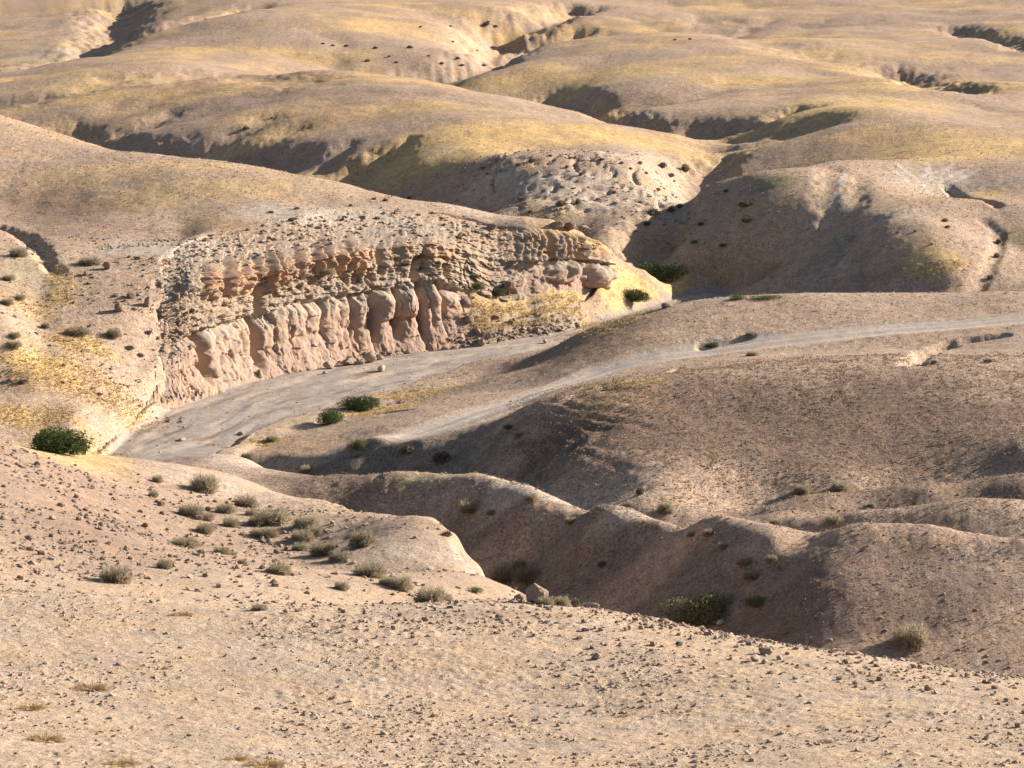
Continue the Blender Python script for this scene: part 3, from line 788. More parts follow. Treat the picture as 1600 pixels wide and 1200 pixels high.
# deep clefts of the upper tier
cleft = 0
for cpx, wid, dpt, a, b in ((409,6,2.3,.44,.70),(560,4,1.0,.5,.72),(597,4,1.2,.55,.80),(654,8,1.7,.44,.66),(668,5,1.0,.5,.66),(698,4,1.1,.48,.60),(578,3,.8,.45,.6),(620,3,.7,.7,.8),(640,3,.8,.72,.85)):
    cleft = cleft - dpt * np.exp(-((S + 2.0 * pnoise(SM / 1.2, AL / 1.0, 93) - cpx) / wid) ** 2) * smooth(a - .02, a + .02, V) * smooth(b + .02, b - .02, V)
# rubble slope up to the brow
tier3 = smooth(0.74, 0.80, V)
d3, v3 = cells(SM / 0.75, AL / 0.9, 94)
D3 = (0.42 * fbm(SM / 2.0, AL / 2.2, 4, 95) + 0.30 * (v3 > 0.55) * np.clip(0.5 - d3, 0, 1) * 2 - 0.10) * smooth(1.0, 0.93, V)
# right end: cap cliff of layered rock over bulbous feet
cap = smooth(790, 850, S) * smooth(952, 935, S)
CAPM = [(100,.1)]
p_ = 700.0
while p_ < 945:
    CAPM.append((p_, 0.3 + 0.6 * rk.random())); p_ += 7 + 9 * rk.random()
CAPM += [(1100, .1)]
cc, cd, cid3, _u = rounded(S, CAPM, 2.5 * pnoise(SM / 1.5, AL / 1.5, 96))
capb = smooth(0.72, 0.75, V) * smooth(0.99, 0.93, V)
Dc = capb * (1.25 + cd * (cc - 1) * 1.1 + 0.5 * fbm(SM / 1.6, AL / 2.2, 4, 97))
Dc += -0.7 * np.exp(-((V - 0.735) / 0.012) ** 2)
for cpx, wid, dpt in ((851, 6, 1.8), (893, 4, 1.3), (912, 3, .8), (872, 3, .7)):
    Dc -= dpt * np.exp(-((S - cpx) / wid) ** 2) * capb
Sw = S + 7 * pnoise(SM / 1.6, AL / 1.6, 71); Vw = V + 0.05 * pnoise(SM / 1.4, AL / 1.4, 70)
for bpx, wid, amp, v0, hv in ((876, 26, 1.0, .63, .13), (884, 9, .7, .64, .07), (926, 19, 2.0, .60, .15), (935, 8, .6, .66, .07)):
    q = np.clip(1 - ((Sw - bpx) / wid) ** 2 - ((Vw - v0) / hv) ** 2, 0, 1)
    Dc += amp * np.sqrt(q)
mid3 = smooth(690, 720, S) * smooth(850, 800, S)
Dm = mid3 * smooth(0.70, 0.76, V) * smooth(0.98, 0.90, V) * (0.6 + cd * (cc - 1) * 0.6 + 0.5 * fbm(SM / 1.6, AL / 2.0, 4, 99))
_, b1 = cells(SM / 1.1 + 0.35 * pnoise(SM / 0.8, AL / 0.8, 130), AL / 0.75 + 0.3 * pnoise(SM / 0.9, AL / 0.9, 131), 132)
_, b2 = cells(SM / 0.45, AL / 0.38, 133)
lay = _hash(np.floor((AL + 0.25 * pnoise(SM / 4, SM * 0, 134)) / 0.55), np.zeros(AL.shape), 135) / 4294967296.0
blocky = -0.22 * smooth(240, 330, S) * np.exp(-((((AL + 0.15 * pnoise(SM / 2.5, AL / 2, 136)) / 0.85) % 1.0 - 0.5) / 0.07) ** 2) + 0.55 * (b1 - 0.5) + 0.22 * (b2 - 0.5) + 0.25 * (lay - 0.5)
D = D1 + tier1 * lower * (0.30 * (b1 - 0.5) + 0.08 * (b2 - 0.5)) + (blocky * (1 - smooth(760, 830, S)) + smooth(760, 830, S) * (0.7 * (b1 - 0.5) + 0.15 * (b2 - 0.5))) * (tier2 * (1 - 0.6 * cap) + cap * capb + 0.5 * mid3 * tier3 + 0.35 * tier3) * smooth(1.0, 0.93, V) + (1 - cap) * (tier2 * (D2 * (0.35 + 0.65 * lower) + cleft) + Dk * (1 - smooth(0.86, 0.94, V)) + tier3 * D3) + cap * Dc + Dm + cap * tier2 * 0.12 * fbm(SM / 0.8, AL / 0.8, 3, 78)
talus = smooth(735, 765, S) * smooth(0.45, 0.40, V)
D += talus * 0.18 * fbm(SM / 1.1, AL / 0.5, 3, 77)
sink = np.maximum(0.7 * (1 - smooth(170, 270, S + 45 * pnoise(SM / 2.8, AL / 2.2, 115) + 15 * pnoise(SM / 0.8, AL / 0.7, 117))), (1 - smooth(963, 945, S)) + (1 - smooth(925, 895, S)) * smooth(.45, .38, V) * 1.0)
ends = smooth(175, 310, S) * smooth(963, 945, S)
D *= ends
th_s = lev[0, 0]
Xc = Rb * np.sin(th_s) + nx * D; Yc = Rb * np.cos(th_s) + ny * D
Zc = Zb + 0.05 * fbm(SM / 0.5, Zb / 0.4, 2, 76) - 0.9 * sink - 0.5 * smooth(0.975, 1.0, V) - 12 * np.clip(-V, 0, 1) + 0.35 * Dk * row * 0.5
# colours of the beds
cc_ = {k: np.array(v) for k, v in dict(pink=(.365, .258, .190), pale=(.390, .315, .238), orange=(.400, .238, .145), buff=(.345, .265, .188), rubble=(.330, .268, .200), gold=(.44, .315, .155), grey=(.33, .27, .21), brownc=(.33, .23, .155)).items()}
CB = np.zeros(Zc.shape + (3,)); CB[:] = cc_['rubble']
def mx(m, c):
    global CB
    CB += m[..., None] * (cc_[c] - CB)
nb = fbm(SM / 3.0, AL / 1.0, 3, 101)
mx(tier1 * smooth(700, 740, S) * smooth(.25, -.1, nb - 0.3 * smooth(.2, .38, V)) * smooth(0.12, 0.22, V), 'gold')
mx(lower * tier1, 'pink'); mx(lower * tier1 * smooth(0.72, 0.98, w), 'pale'); mx(smooth(255, 225, S) * tier1, 'buff')
mx(tier2 * (1 - cap), 'buff'); mx(tier2 * smooth(0.0, 0.3, nb) * 0.5, 'grey'); mx(lower * 0.5 * np.exp(-((u2 - .05) / .12) ** 2), 'pale')
mx(row * np.clip(np.exp(-kh ** 2) * (krnd > .2), 0, 1) * 0.85 * (V > .5), 'orange')
mx(tier3 * smooth(-0.1, 0.3, nb) * 0.5, 'pale')
mx(cap * capb, 'brownc'); mx(cap * tier2, 'pale'); mx(cap * tier2 * smooth(.66, .56, V), 'pink'); mx(mid3 * tier3 * .5, 'brownc')
gj = np.clip(np.searchsorted(RR, Rb), 0, nr - 1)
CG = BASE[gj, np.tile(gi, (NV, 1))]
m_ = (smooth(0.80, 0.95, V) * 0.9 + smooth(300, 200, S) * smooth(-.2, .2, nb + 1.2 * smooth(250, 200, S)) + smooth(940, 960, S)).clip(0, 1)
CB += m_[..., None] * (CG - CB)
CB *= (1 + 0.10 * fbm(SM / 0.6, AL / 0.5, 3, 102))[..., None]
ci = np.arange(NS * NV).reshape(NV, NS)
cq = np.stack([ci[:-1, :-1], ci[:-1, 1:], ci[1:, 1:], ci[1:, :-1]], -1).reshape(-1, 4)
CXYZ = np.stack([Xc, Yc, Zc], -1).reshape(-1, 3)
cme = mesh_np('cliff', CXYZ, cq)
color_attr(cme, np.clip(CB.reshape(-1, 3), .02, .8))
float_attr(cme, (0.30 + 0.45 * np.clip(tier2 + tier3, 0, 1)).ravel(), 'grain')
cliff = tag(link('cliff', cme, M_CLIFF), kind='structure')

# picture position of every cliff vertex, to find resting places on it
def project(P):
    d = P - np.array([0, 0, CAM_Z])
    zc = d[:, 1] * CP_ + d[:, 2] * SP_
    return 800 + FPX * d[:, 0] / zc, 600 - FPX * (-d[:, 1] * SP_ + d[:, 2] * CP_) / zc
CP_, SP_ = math.cos(PITCH), math.sin(PITCH)
c_px, c_py = project(CXYZ)
def spot(px, py):
    """the place seen at a picture point: ground or cliff, whichever is nearer"""
    p = hit(px, py)
    if 150 < px < 960 and 300 < py < 700:
        m = np.nonzero((np.abs(c_px - px) < 1.6) & (np.abs(c_py - py) < 2.2))[0]
        if len(m):
            k = m[np.argmin(np.hypot(CXYZ[m, 0], CXYZ[m, 1]))]
            if np.hypot(*CXYZ[k, :2]) < math.hypot(p[0], p[1]) + 0.3:
                p = CXYZ[k].copy()
    return p

# ------------------------------------------------------------------ plants
def plant_material(name, rgb_a, rgb_b, trans=0.25):
    m = bpy.data.materials.new(name); m.use_nodes = True
    nt = m.node_tree; N = nt.nodes; L = nt.links
    bs = N['Principled BSDF']; bs.inputs['Roughness'].default_value = 0.75; bs.inputs['Specular IOR Level'].default_value = 0.2
    at = N.new('ShaderNodeAttribute'); at.attribute_name = 'tone'
    oi = N.new('ShaderNodeObjectInfo')
    mx_ = N.new('ShaderNodeMix'); mx_.data_type = 'RGBA'
    ad = N.new('ShaderNodeMath'); ad.operation = 'MULTIPLY_ADD'; ad.inputs[1].default_value = 0.35
    L.new(oi.outputs['Random'], ad.inputs[0]); L.new(at.outputs['Fac'], ad.inputs[2])
    sb = N.new('ShaderNodeMath'); sb.operation = 'SUBTRACT'; sb.inputs[1].default_value = 0.17; sb.use_clamp = True
    L.new(ad.outputs[0], sb.inputs[0]); L.new(sb.outputs[0], mx_.inputs['Factor'])
    mx_.inputs['A'].default_value = (*rgb_a, 1); mx_.inputs['B'].default_value = (*rgb_b, 1)
    L.new(mx_.outputs['Result'], bs.inputs['Base Color'])
    tr = N.new('ShaderNodeBsdfTranslucent'); L.new(mx_.outputs['Result'], tr.inputs['Color'])
    ms = N.new('ShaderNodeMixShader'); ms.inputs[0].default_value = trans
    L.new(bs.outputs[0], ms.inputs[1]); L.new(tr.outputs[0], ms.inputs[2])
    L.new(ms.outputs[0], N['Material Output'].inputs['Surface'])
    return m
M_GREEN = plant_material('shrub_leaf_green', (.045, .070, .026), (.135, .165, .062))
M_LIME = plant_material('leaf_fresh_green', (.070, .110, .035), (.16, .20, .07))
M_OLIVE = plant_material('leaf_olive', (.190, .185, .110), (.400, .370, .230), 0.45)
M_DRY = plant_material('twig_dry', (.235, .200, .140), (.470, .400, .275), 0.45)
M_GOLD = plant_material('grass_dry', (.300, .200, .080), (.480, .340, .150))
M_STRAW = plant_material('grass_straw', (.42, .31, .15), (.56, .43, .23), 0.35)
M_SAGE = plant_material('leaf_sage', (.075, .090, .040), (.220, .215, .105), 0.35)
M_STUB = plant_material('stubble_brown', (.200, .142, .098), (.400, .300, .205), 0.3)
M_DARK = plant_material('scrub_dark', (.115, .102, .070), (.220, .190, .125))
M_STEM = plant_material('stem_bark', (.080, .060, .040), (.150, .115, .080), 0.0)

def crown_mesh(name, seed, n, leaf, lobes, flat=0.5):
    """leafy crown of unit width standing on z=0: leaf quads through the volume of several lobes"""
    g = np.random.default_rng(seed)
    ctr = []
    for _ in range(lobes):
        a = g.random() * 2 * math.pi; d = (0.27 if lobes > 7 else 0.11) * math.sqrt(g.random())
        ctr.append((d * math.cos(a), d * math.sin(a), 0.10 + 0.16 * g.random(), 0.13 + 0.11 * g.random()))
    ctr = np.array(ctr)
    k = g.integers(0, lobes, n)
    v = g.normal(size=(n, 3)); v /= np.linalg.norm(v, axis=1)[:, None]
    rad = ctr[k, 3] * (0.45 + 0.6 * g.random(n) ** 0.5)
    p = ctr[k, :3] + v * rad[:, None]
    p[:, 2] = np.abs(p[:, 2])
    # uneven: bite gaps
    keepm = (np.sin(p[:, 0] * 31 + seed) * np.sin(p[:, 1] * 29) * np.sin(p[:, 2] * 33 + 1) < 0.62)
    p = p[keepm]; v = v[keepm]; m = len(p)
    ax = g.normal(size=(m, 3)); ax += v * 0.7; ax /= np.linalg.norm(ax, axis=1)[:, None]
    bx = np.cross(ax, g.normal(size=(m, 3))); bx /= np.linalg.norm(bx, axis=1)[:, None]
    L_ = leaf * (0.6 + 0.8 * g.random(m))[:, None]
    q = np.stack([p - bx * L_ * 0.35, p + ax * L_ * 0.5 - bx * L_ * 0.1, p + ax * L_, p + ax * L_ * 0.5 + bx * L_ * 0.45], 1).reshape(-1, 3)
    q[:, 2] = np.maximum(q[:, 2], 0.0)
    me = mesh_np(name, q, np.arange(4 * m).reshape(-1, 4), smooth_shade=False)
    float_attr(me, np.repeat(g.random(m), 4), 'tone')
    return me
def twig_mesh(name, seed, n, width, spread=1.0, height=0.5, droop=0.1, sub=2):
    """broom of thin twigs fanning from the root, unit width"""
    g = np.random.default_rng(seed)
    co, tr, tone = [], [], []
    for i in range(n):
        a = g.random() * 2 * math.pi
        e = math.acos(1 - (0.15 + 0.85 * g.random()) * spread)
        e = min(e, 1.45)
        ln = (0.36 + 0.16 * g.random())
        d = np.array([math.cos(a) * math.sin(e), math.sin(a) * math.sin(e), math.cos(e) * height * 2])
        root = np.array([math.cos(a), math.sin(a), 0]) * 0.10 * g.random()
        mid = root + d * ln * 0.55 + g.normal(size=3) * 0.02
        tip = root + d * ln + g.normal(size=3) * 0.03 - np.array([0, 0, droop * math.sin(e) * ln])
        side = np.array([-math.sin(a), math.cos(a), 0]) + g.normal(size=3) * 0.4; side /= np.linalg.norm(side)
        t0 = g.random(); b = len(co)
        co += [root - side * width * .5, root + side * width * .5, mid - side * width * .5, mid + side * width * .5, tip]
        tr += [(b, b + 1, b + 2), (b + 1, b + 3, b + 2), (b + 2, b + 3, b + 4)]; tone += [t0] * 5
        for k in range(sub):
            s0 = mid + (tip - mid) * (0.1 + 0.7 * g.random())
            o = d * 0.10 + g.normal(size=3) * 0.06
            b = len(co); s2 = np.cross(o, g.normal(size=3)); s2 /= np.linalg.norm(s2) + 1e-9
            co += [s0 - s2 * width * .6, s0 + s2 * width * .6, s0 + o]; tr += [(b, b + 1, b + 2)]; tone += [min(1, t0 * .6 + .4 * g.random())] * 3
    co = np.array(co); co[:, 2] = np.maximum(co[:, 2], 0)
    me = mesh_np(name, co, tris=np.array(tr), smooth_shade=False)
    float_attr(me, np.array(tone), 'tone')
    return me
def shared(mk, mats, seeds):
    out = []
    for s in seeds:
        me = mk(s); me.materials.append(mats); out.append(me)
    return out
GREEN_C = shared(lambda s: crown_mesh('foliage', s, 6500, 0.034, 15), M_GREEN, (1, 2, 3))
LIME_C = shared(lambda s: crown_mesh('foliage', s, 2600, 0.036, 14), M_LIME, (4, 5))
OLIVE_C = shared(lambda s: crown_mesh('foliage', s, 5500, 0.036, 15), M_SAGE, (6, 7))
DRY_C = shared(lambda s: twig_mesh('twigs', s, 420, 0.016, 1.0, 0.55, 0.1, 4), M_DRY, (8, 9, 10, 11))
DRY_L = shared(lambda s: crown_mesh('foliage', s, 1400, 0.040, 10), M_DRY, (12, 13))
OLV_L = shared(lambda s: crown_mesh('foliage', s, 1600, 0.040, 10), M_OLIVE, (22, 23))
DARK_C = shared(lambda s: crown_mesh('scrub', s, 520, 0.095, 6), M_DARK, (14, 15, 16))
GOLD_C = shared(lambda s: twig_mesh('tuft', s, 200, 0.014, 1.0, 0.4, 0.25, 2), M_GOLD, (17, 18, 19))
STEM_C = shared(lambda s: twig_mesh('stems', s, 26, 0.030, 0.9, 0.42, 0.0, 0), M_STEM, (20, 21))
_k = [0]
def shrub(px, py, wpx, hpx, kind, label, group=None, name=None, cat='shrub'):
    """px, py: middle of the foot in the picture; wpx, hpx: apparent size there"""
    _k[0] += 1; k = _k[0]
    p = spot(px, py); r = math.hypot(p[0], p[1]); u = math.hypot(r, CAM_Z - p[2]) / FPX
    w_, h_ = wpx * u, hpx * u
    if kind in ('dry', 'dryol'): w_ *= 0.84; h_ *= 0.88
    ang = (k * 2.399) % 6.28
    if kind in ('green', 'lime', 'olive', 'dry', 'dryol'):
        o = bpy.data.objects.new(name or 'shrub', None); COL.objects.link(o)
        o.empty_display_size = 0.2
        fol = {'green': GREEN_C, 'lime': LIME_C, 'olive': OLIVE_C, 'dry': DRY_L, 'dryol': OLV_L}[kind]
        ch = [('foliage', fol[k % len(fol)], 1.0)]
        ch.append(('twigs', DRY_C[k % 4], 1.05) if kind in ('dry', 'dryol') else ('stems', STEM_C[k % 2], 0.8))
        top = {'green': .42, 'lime': .42, 'olive': .42, 'dry': .45, 'dryol': .45}[kind]
        # low wide plants: their depth is the mean of width and height
        sx, sz = w_ / 0.86, h_ / top * (0.80 if kind in ('green', 'lime', 'olive') else 1.0)
        sy = min(sx, max(sz * 0.9, sx * 0.55))
        for nm, me, f in ch:
            c = bpy.data.objects.new(nm, me); COL.objects.link(c); c.parent = o
            c.rotation_euler = (0, 0, ang); c.scale = (f, f, f)
        o.scale = (sx, sy, sz)
    else:
        me = {'dark': DARK_C, 'gold': GOLD_C}[kind][k % 3]
        o = link(name or ('dry_tuft' if kind == 'gold' else 'scrub'), me)
        sx = w_ / (0.80 if kind == 'dark' else 0.86); sz = h_ / 0.40 * 0.58
        o.scale = (sx, sx * 0.8, sz); 
    o.location = (p[0], p[1] , p[2] - 0.02 * o.scale[2])
    tag(o, label, cat, group)
    return o
ORD = 'first second third fourth fifth sixth seventh eighth ninth tenth eleventh twelfth thirteenth fourteenth fifteenth sixteenth seventeenth eighteenth nineteenth twentieth'.split()
ORD += ['twenty-' + q for q in ORD[:9]]
def dots(lst, what, group):
    for q, (px, py, w_, h_) in enumerate(sorted(lst)):
        shrub(px, py, w_, h_, 'dark', what + ', ' + ORD[q] + ' from the left', group)
# the shrubs one can pick out, nearest landmarks in their labels
shrub(90,708,112,52,'green','large dark green shrub on the yellow bank left of the river bend')
shrub(562,640,72,28,'green','long dark green shrub on the river terrace, upper of the close pair')
shrub(516,661,44,27,'green','round dark green shrub on the river terrace, lower of the close pair')
shrub(1030,438,96,36,'lime','broad green shrub in yellow grass just right of the cliff end')
shrub(988,470,64,24,'green','smaller green shrub in yellow grass below the right end of the cliff')
shrub(1150,468,36,10,'lime','bright green low bush at the far river bend, left of two')
shrub(1198,467,62,8,'lime','long bright green low bush at the far river bend, right of two')
shrub(1092,974,118,60,'olive','big olive green shrub rising behind the stony foreground crest')
shrub(1182,946,44,18,'olive','low olive shrub right beside the big one behind the foreground crest')
shrub(405,588,12,18,'lime','small fresh green plant in the deep cleft at the cliff foot',name='green_plant',cat='plant')
shrub(742,926,30,13,'lime','bright green herb on the bare slope left of the gully boulder',name='green_plant',cat='plant')
shrub(716,371,16,6,'lime','small green plant on the pale slope above the middle of the cliff',name='green_plant',cat='plant')
shrub(666,330,12,4,'lime','flat green plant high on the rubble above the cliff',name='green_plant',cat='plant')
L1G = 'dry shrubs on the left spur'
for px, py, w_, h_, kd, lb in [
 (246,753,17,13,'dry','small grey shrub near the river end of the left spur'),
 (319,767,44,32,'dry','round grey brown shrub standing alone above the left spur, long shadow beside it'),
 (239,776,16,11,'dryol','tiny green grey shrub at the stony edge of the left spur'),
 (298,806,42,22,'dry','spreading brown shrub at the upper left of the spur cluster'),
 (322,812,26,14,'dryol','low olive shrub touching the upper left shrub of the cluster'),
 (352,801,32,17,'dryol','pale olive shrub between the brown shrubs at the top of the cluster'),
 (385,792,38,22,'dry','dark grey shrub at the top of the spur cluster'),
 (393,805,20,12,'dry','small shrub just below the dark one at the cluster top'),
 (428,817,52,29,'dry','large bristly grey shrub in the middle of the spur cluster'),
 (402,820,30,17,'dryol','olive shrub leaning against the large bristly grey shrub'),
 (360,822,26,15,'dryol','pale dry shrub left of the cluster middle'),
 (413,838,46,16,'dryol','flat faded shrub below the large bristly one'),
 (320,832,28,19,'dry','brown shrub on the left side of the cluster, below two others'),
 (478,822,40,18,'dry','dark shrub at the right end of the upper cluster row'),
 (492,836,28,18,'dry','grey shrub touching the right end of the upper cluster row'),
 (474,845,36,21,'dryol','olive grey shrub under the right end of the upper row'),
 (470,859,26,14,'dryol','small olive shrub at the left start of the lower diagonal row'),
 (504,866,42,23,'dryol','wide olive shrub in the lower diagonal row'),
 (531,875,34,18,'dryol','low olive shrub next in the lower diagonal row'),
 (566,852,40,29,'dry','solitary round grey shrub right of the cluster on the pale slope'),
 (288,854,44,18,'dry','brown straggly shrub left of the cluster on stony ground'),
 (347,865,28,13,'dry','small pale brown shrub below the cluster on stony ground'),
 (181,909,48,32,'dry','dark brown bushy shrub low on the left of the stony slope'),
 (257,888,24,18,'dry','small dark shrub right of the bushy one on the stony slope'),
 (436,896,38,22,'dry','grey brown shrub alone on stony ground under the cluster'),
 (378,881,16,9,'dry','very small faded shrub amid stones under the cluster'),
 (534,921,23,16,'dry','small round shrub near the foreground crest, left of the row'),
 (577,901,50,26,'dryol','long grey olive shrub at the top of the row near the crest'),
 (604,914,24,16,'dryol','small olive shrub in the row near the crest, second down'),
 (627,921,36,26,'dryol','tall olive shrub in the row near the crest, third down'),
 (672,941,50,29,'dryol','bushy yellow green shrub just above the foreground crest'),
 (696,939,24,15,'dryol','small shrub touching the right side of the bushy yellow green one'),
 (405,953,26,11,'dryol','little olive shrub half hidden by the foreground crest'),
 ]:
    shrub(px, py, w_, h_, kd, lb, L1G)
GG = 'shrubs in and around the gully'
for px, py, w_, h_, kd, lb in [
 (788,906,40,28,'dry','brown dry shrub in the gully behind the eroded bank edge'),
 (821,908,36,27,'dryol','olive shrub in the gully directly above the leaning boulder'),
 (812,886,22,12,'dry','faint dry shrub higher up behind the gully shrubs'),
 (852,945,30,16,'dry','dry shrub at the foot of the leaning boulder'),
 (878,946,26,17,'dry','small brown shrub right of the leaning boulder'),
 (901,948,20,22,'dark','dark bush in the gully bottom right of the boulder'),
 (830,781,20,13,'dry','lone shrub with a long shadow on the sunny ridge crest'),
 (733,800,34,22,'dry','golden brown shrub on the shaded side of the middle ridge'),
 (767,804,14,10,'dryol','tiny yellowish shrub on the shaded ridge side'),
 (892,818,20,13,'dryol','pale tuft shrub on the sunlit end of the middle ridge'),
 (1001,772,24,16,'dark','dark bush in the shaded hollow under the brown hill'),
 (980,793,18,10,'dark','low dark bush below the one in the shaded hollow'),
 (1040,800,26,19,'dry','pale dry shrub at the foot of the brown hill above the saddle'),
 (1254,770,28,17,'dryol','grey green shrub on the thin ridge at the brown hill foot, left of two'),
 (1314,768,32,21,'dry','brown shrub on the thin ridge at the brown hill foot, right of two'),
 (1304,818,28,17,'dryol','grey shrub in the dip behind the right foreground hill crest'),
 (1107,837,18,13,'dryol','small pale shrub under the crest of the hollow, upper'),
 (1128,858,16,12,'dryol','small pale shrub in the hollow, lower'),
 (1206,876,20,11,'dryol','pale shrub where the spur leaves the right foreground hill'),
 (1164,882,30,12,'dryol','flat pale shrub on the spur edge'),
 (1174,904,28,14,'dryol','yellowish shrub beneath the spur edge'),
 (1424,1006,56,38,'dry','big grey twiggy shrub on the dark lower face of the right hill'),
 (1226,990,16,14,'gold','golden dry tuft just behind the foreground crest'),
 (1210,818,16,8,'dryol','low tuft on the crest between the two right hills'),
 (1362,792,14,8,'dryol','small tuft on the second thin ridge'),
 (940,885,20,12,'dark','dark bush on the floor of the shaded gully'),
 (700,838,22,14,'dark','dark bush in the shadow under the middle ridge'),
 (1080,838,14,9,'dryol','tiny shrub on the hollow wall left of the small pale shrubs'),
 ]:
    shrub(px, py, w_, h_, kd, lb, GG)
TG = 'shrubs on the river terrace and draw'
for px, py, w_, h_, kd, lb in [
 (387,717,22,12,'dry','brown tuft shrub at the tip of the terrace by the river'),
 (477,738,18,14,'dry','small golden brown shrub at the left end of the middle ridge crest'),
 (426,690,22,12,'dry','grey shrub on the upper terrace edge near the river'),
 (540,739,14,6,'gold','low dry tuft on the middle ridge crest'),
 (560,700,36,18,'olive','green tinged bush in the draw, left of three dark ones'),
 (635,708,36,20,'dark','dark bush in the shaded draw, middle of three'),
 (690,722,44,26,'dark','largest dark bush in the shaded draw, right of three'),
 (795,670,22,11,'dark','dark low bush at the left shoulder of the brown hill'),
 (810,682,14,9,'dry','brown tuft below the left shoulder of the brown hill'),
 (1110,542,30,9,'olive','flat green bush beside the upper edge of the dirt track'),
 (1176,556,20,9,'dry','low brown bush below the dirt track'),
 (1172,524,14,7,'dry','tiny brown bush above the dirt track'),
 (1460,568,18,8,'dark','dark low bush at the lower end of the small eroded trench'),
 (1545,566,22,8,'dark','dark low bush right of the small eroded trench'),
 ]:
    shrub(px, py, w_, h_, kd, lb, TG)
LG = 'shrubs on the left hillside'
for px, py, w_, h_, kd, lb in [
 (28,400,28,15,'dry','grey shrub at the left edge beside the dark erosion cut'),
 (14,437,18,10,'dry','small grey shrub at the left edge below the erosion cut'),
 (140,413,36,13,'dryol','flat grey green shrub right of the dark erosion cut'),
 (31,468,16,10,'dry','little brown shrub on the pale left hillside, right of two'),
 (11,476,20,12,'dry','little brown shrub on the pale left hillside, left of two'),
 (23,527,18,11,'dry','dark shrub on the left hillside, upper of a stacked pair'),
 (22,542,24,11,'dry','dark shrub on the left hillside, lower of a stacked pair'),
 (71,512,14,10,'dry','lone small shrub amid pale rubble on the left hillside'),
 (121,522,40,14,'dry','long straggly shrub in yellow grass left of the cliff'),
 (178,526,22,17,'dry','dark shrub at the left end of the cliff rubble'),
 (233,520,18,9,'dark','small dark bush on the rubble left of the cliff columns'),
 (204,546,20,10,'dark','small dark bush lower on the rubble left of the cliff'),
 (219,556,18,9,'dark','small dark bush beside the left-most cliff column'),
 (36,598,22,8,'dark','dark low bush on the cut in the yellow left bank'),
 (155,618,14,8,'dark','tiny bush on the pink bank above the green shrub'),
 (99,572,10,5,'dark','tiny bush in yellow grass of the left bank'),
 (302,490,14,9,'dark','small bush on the cliff face left of the deep cleft'),
 (216,405,16,7,'dark','small bush on pale ground above the left part of the cliff'),
 (512,430,24,12,'dryol','yellowish shrub on the cliff between its two tiers'),
 (562,440,14,18,'dark','dark bush hanging in a cleft of the upper cliff'),
 (748,450,24,14,'olive','green grey bush on the talus beside the cliff, left of two'),
 (778,460,30,14,'olive','green grey bush on the talus next to the boulder, right of two'),
 (740,434,18,8,'olive','small green grey bush at the top of the talus'),
 ]:
    shrub(px, py, w_, h_, kd, lb, LG)
dots([(424,333,14,6),(465,327,14,6),(456,343,20,8),(412,352,10,5),(585,312,12,6),(602,314,14,6),(640,310,10,5),(693,351,10,6),(386,358,9,5),(437,352,9,5),(508,345,9,5),(320,375,12,5),(337,391,10,5),(300,400,10,5),(255,399,9,4),(548,322,10,5),(676,332,10,5),(725,338,10,5),(705,362,8,5),(620,330,9,5)], 'dark scrub dot on the rubble above the cliff', 'scrub above the cliff')
dots([(755,263,12,6),(810,259,14,7),(832,253,20,8),(886,262,10,6),(908,274,12,8),(876,321,26,12),(903,318,14,12),(814,313,14,8),(972,256,10,6),(1000,257,12,8),(1036,262,18,13),(1050,276,14,9),(1070,268,20,18),(892,248,10,5),(940,250,14,5),(762,272,8,5),(782,268,8,5),(960,302,10,6),(1028,298,12,7),(850,300,10,7),(985,265,9,6),(935,312,10,5),(828,332,12,6),(1010,272,10,6)], 'dark scrub dot on the pale bank by the upper stream', 'scrub on the pale bank')
dots([(1165,322,38,14),(1166,347,24,12),(1022,336,32,17),(1012,352,18,12),(1095,352,14,8),(1086,380,18,8),(1135,300,14,7),(1062,325,16,10),(1130,385,18,7),(1048,330,18,12)], 'dark bush on the shaded hill face across the stream', 'bushes on the shaded hill')
dots([(1548,436,14,10),(1557,402,14,10),(1561,380,16,10),(1476,346,16,7),(1481,356,14,6),(1402,364,8,4),(1430,362,8,4),(1378,386,8,4),(1456,382,8,4)], 'dark scrub dot on the sunlit right hill', 'scrub on the right hill')
dots([(505,69,10,4),(520,72,9,4),(541,73,12,5),(586,76,12,5),(575,96,12,6),(608,89,8,4),(657,43,8,4),(704,42,8,4),(640,75,14,6),(620,98,9,4),(690,100,10,5),(722,103,12,5),(745,80,10,4),(670,88,8,4),(763,35,10,4),(775,42,12,5),(708,66,8,4),(715,92,10,5),(756,103,10,5)], 'tiny scrub dot left of the distant ravine', 'far scrub dots')
for px, py, w_, h_, lb in [(384,202,16,7,'dark bush in the diagonal rill of the far left hill'),(425,185,8,4,'tiny bush at the top of the diagonal rill on the far left hill'),(1055,63,8,4,'tiny dark bush on the far pale hill, left of two'),(1078,62,8,4,'tiny dark bush on the far pale hill, right of two'),(760,40,16,8,'dark bush in the far ravine, upper'),(772,78,18,10,'dark bush in the far ravine, lower')]:
    shrub(px, py, w_, h_, 'dark', lb, 'far scrub')
for px, py, w_, h_, lb in [(142,1077,56,22,'golden dry tuft in the left foreground, next below the crest tuft'),(282,962,40,14,'golden dry tuft on the left foreground crest'),(50,1108,44,20,'golden dry tuft near the left edge of the foreground'),(70,1158,60,24,'golden dry tuft low in the left foreground corner'),(190,1196,60,20,'golden dry grass at the bottom edge, left'),(370,1188,44,18,'golden dry tuft at the bottom edge left of centre'),(415,1198,70,22,'wide golden dry grass at the bottom edge left of centre'),(975,1120,20,8,'thin dry tuft in the middle of the foreground'),(1290,1160,26,9,'thin dry tuft in the right foreground')]:
    shrub(px, py, w_, h_, 'gold', lb, 'dry tufts of the foreground', cat='grass tuft')

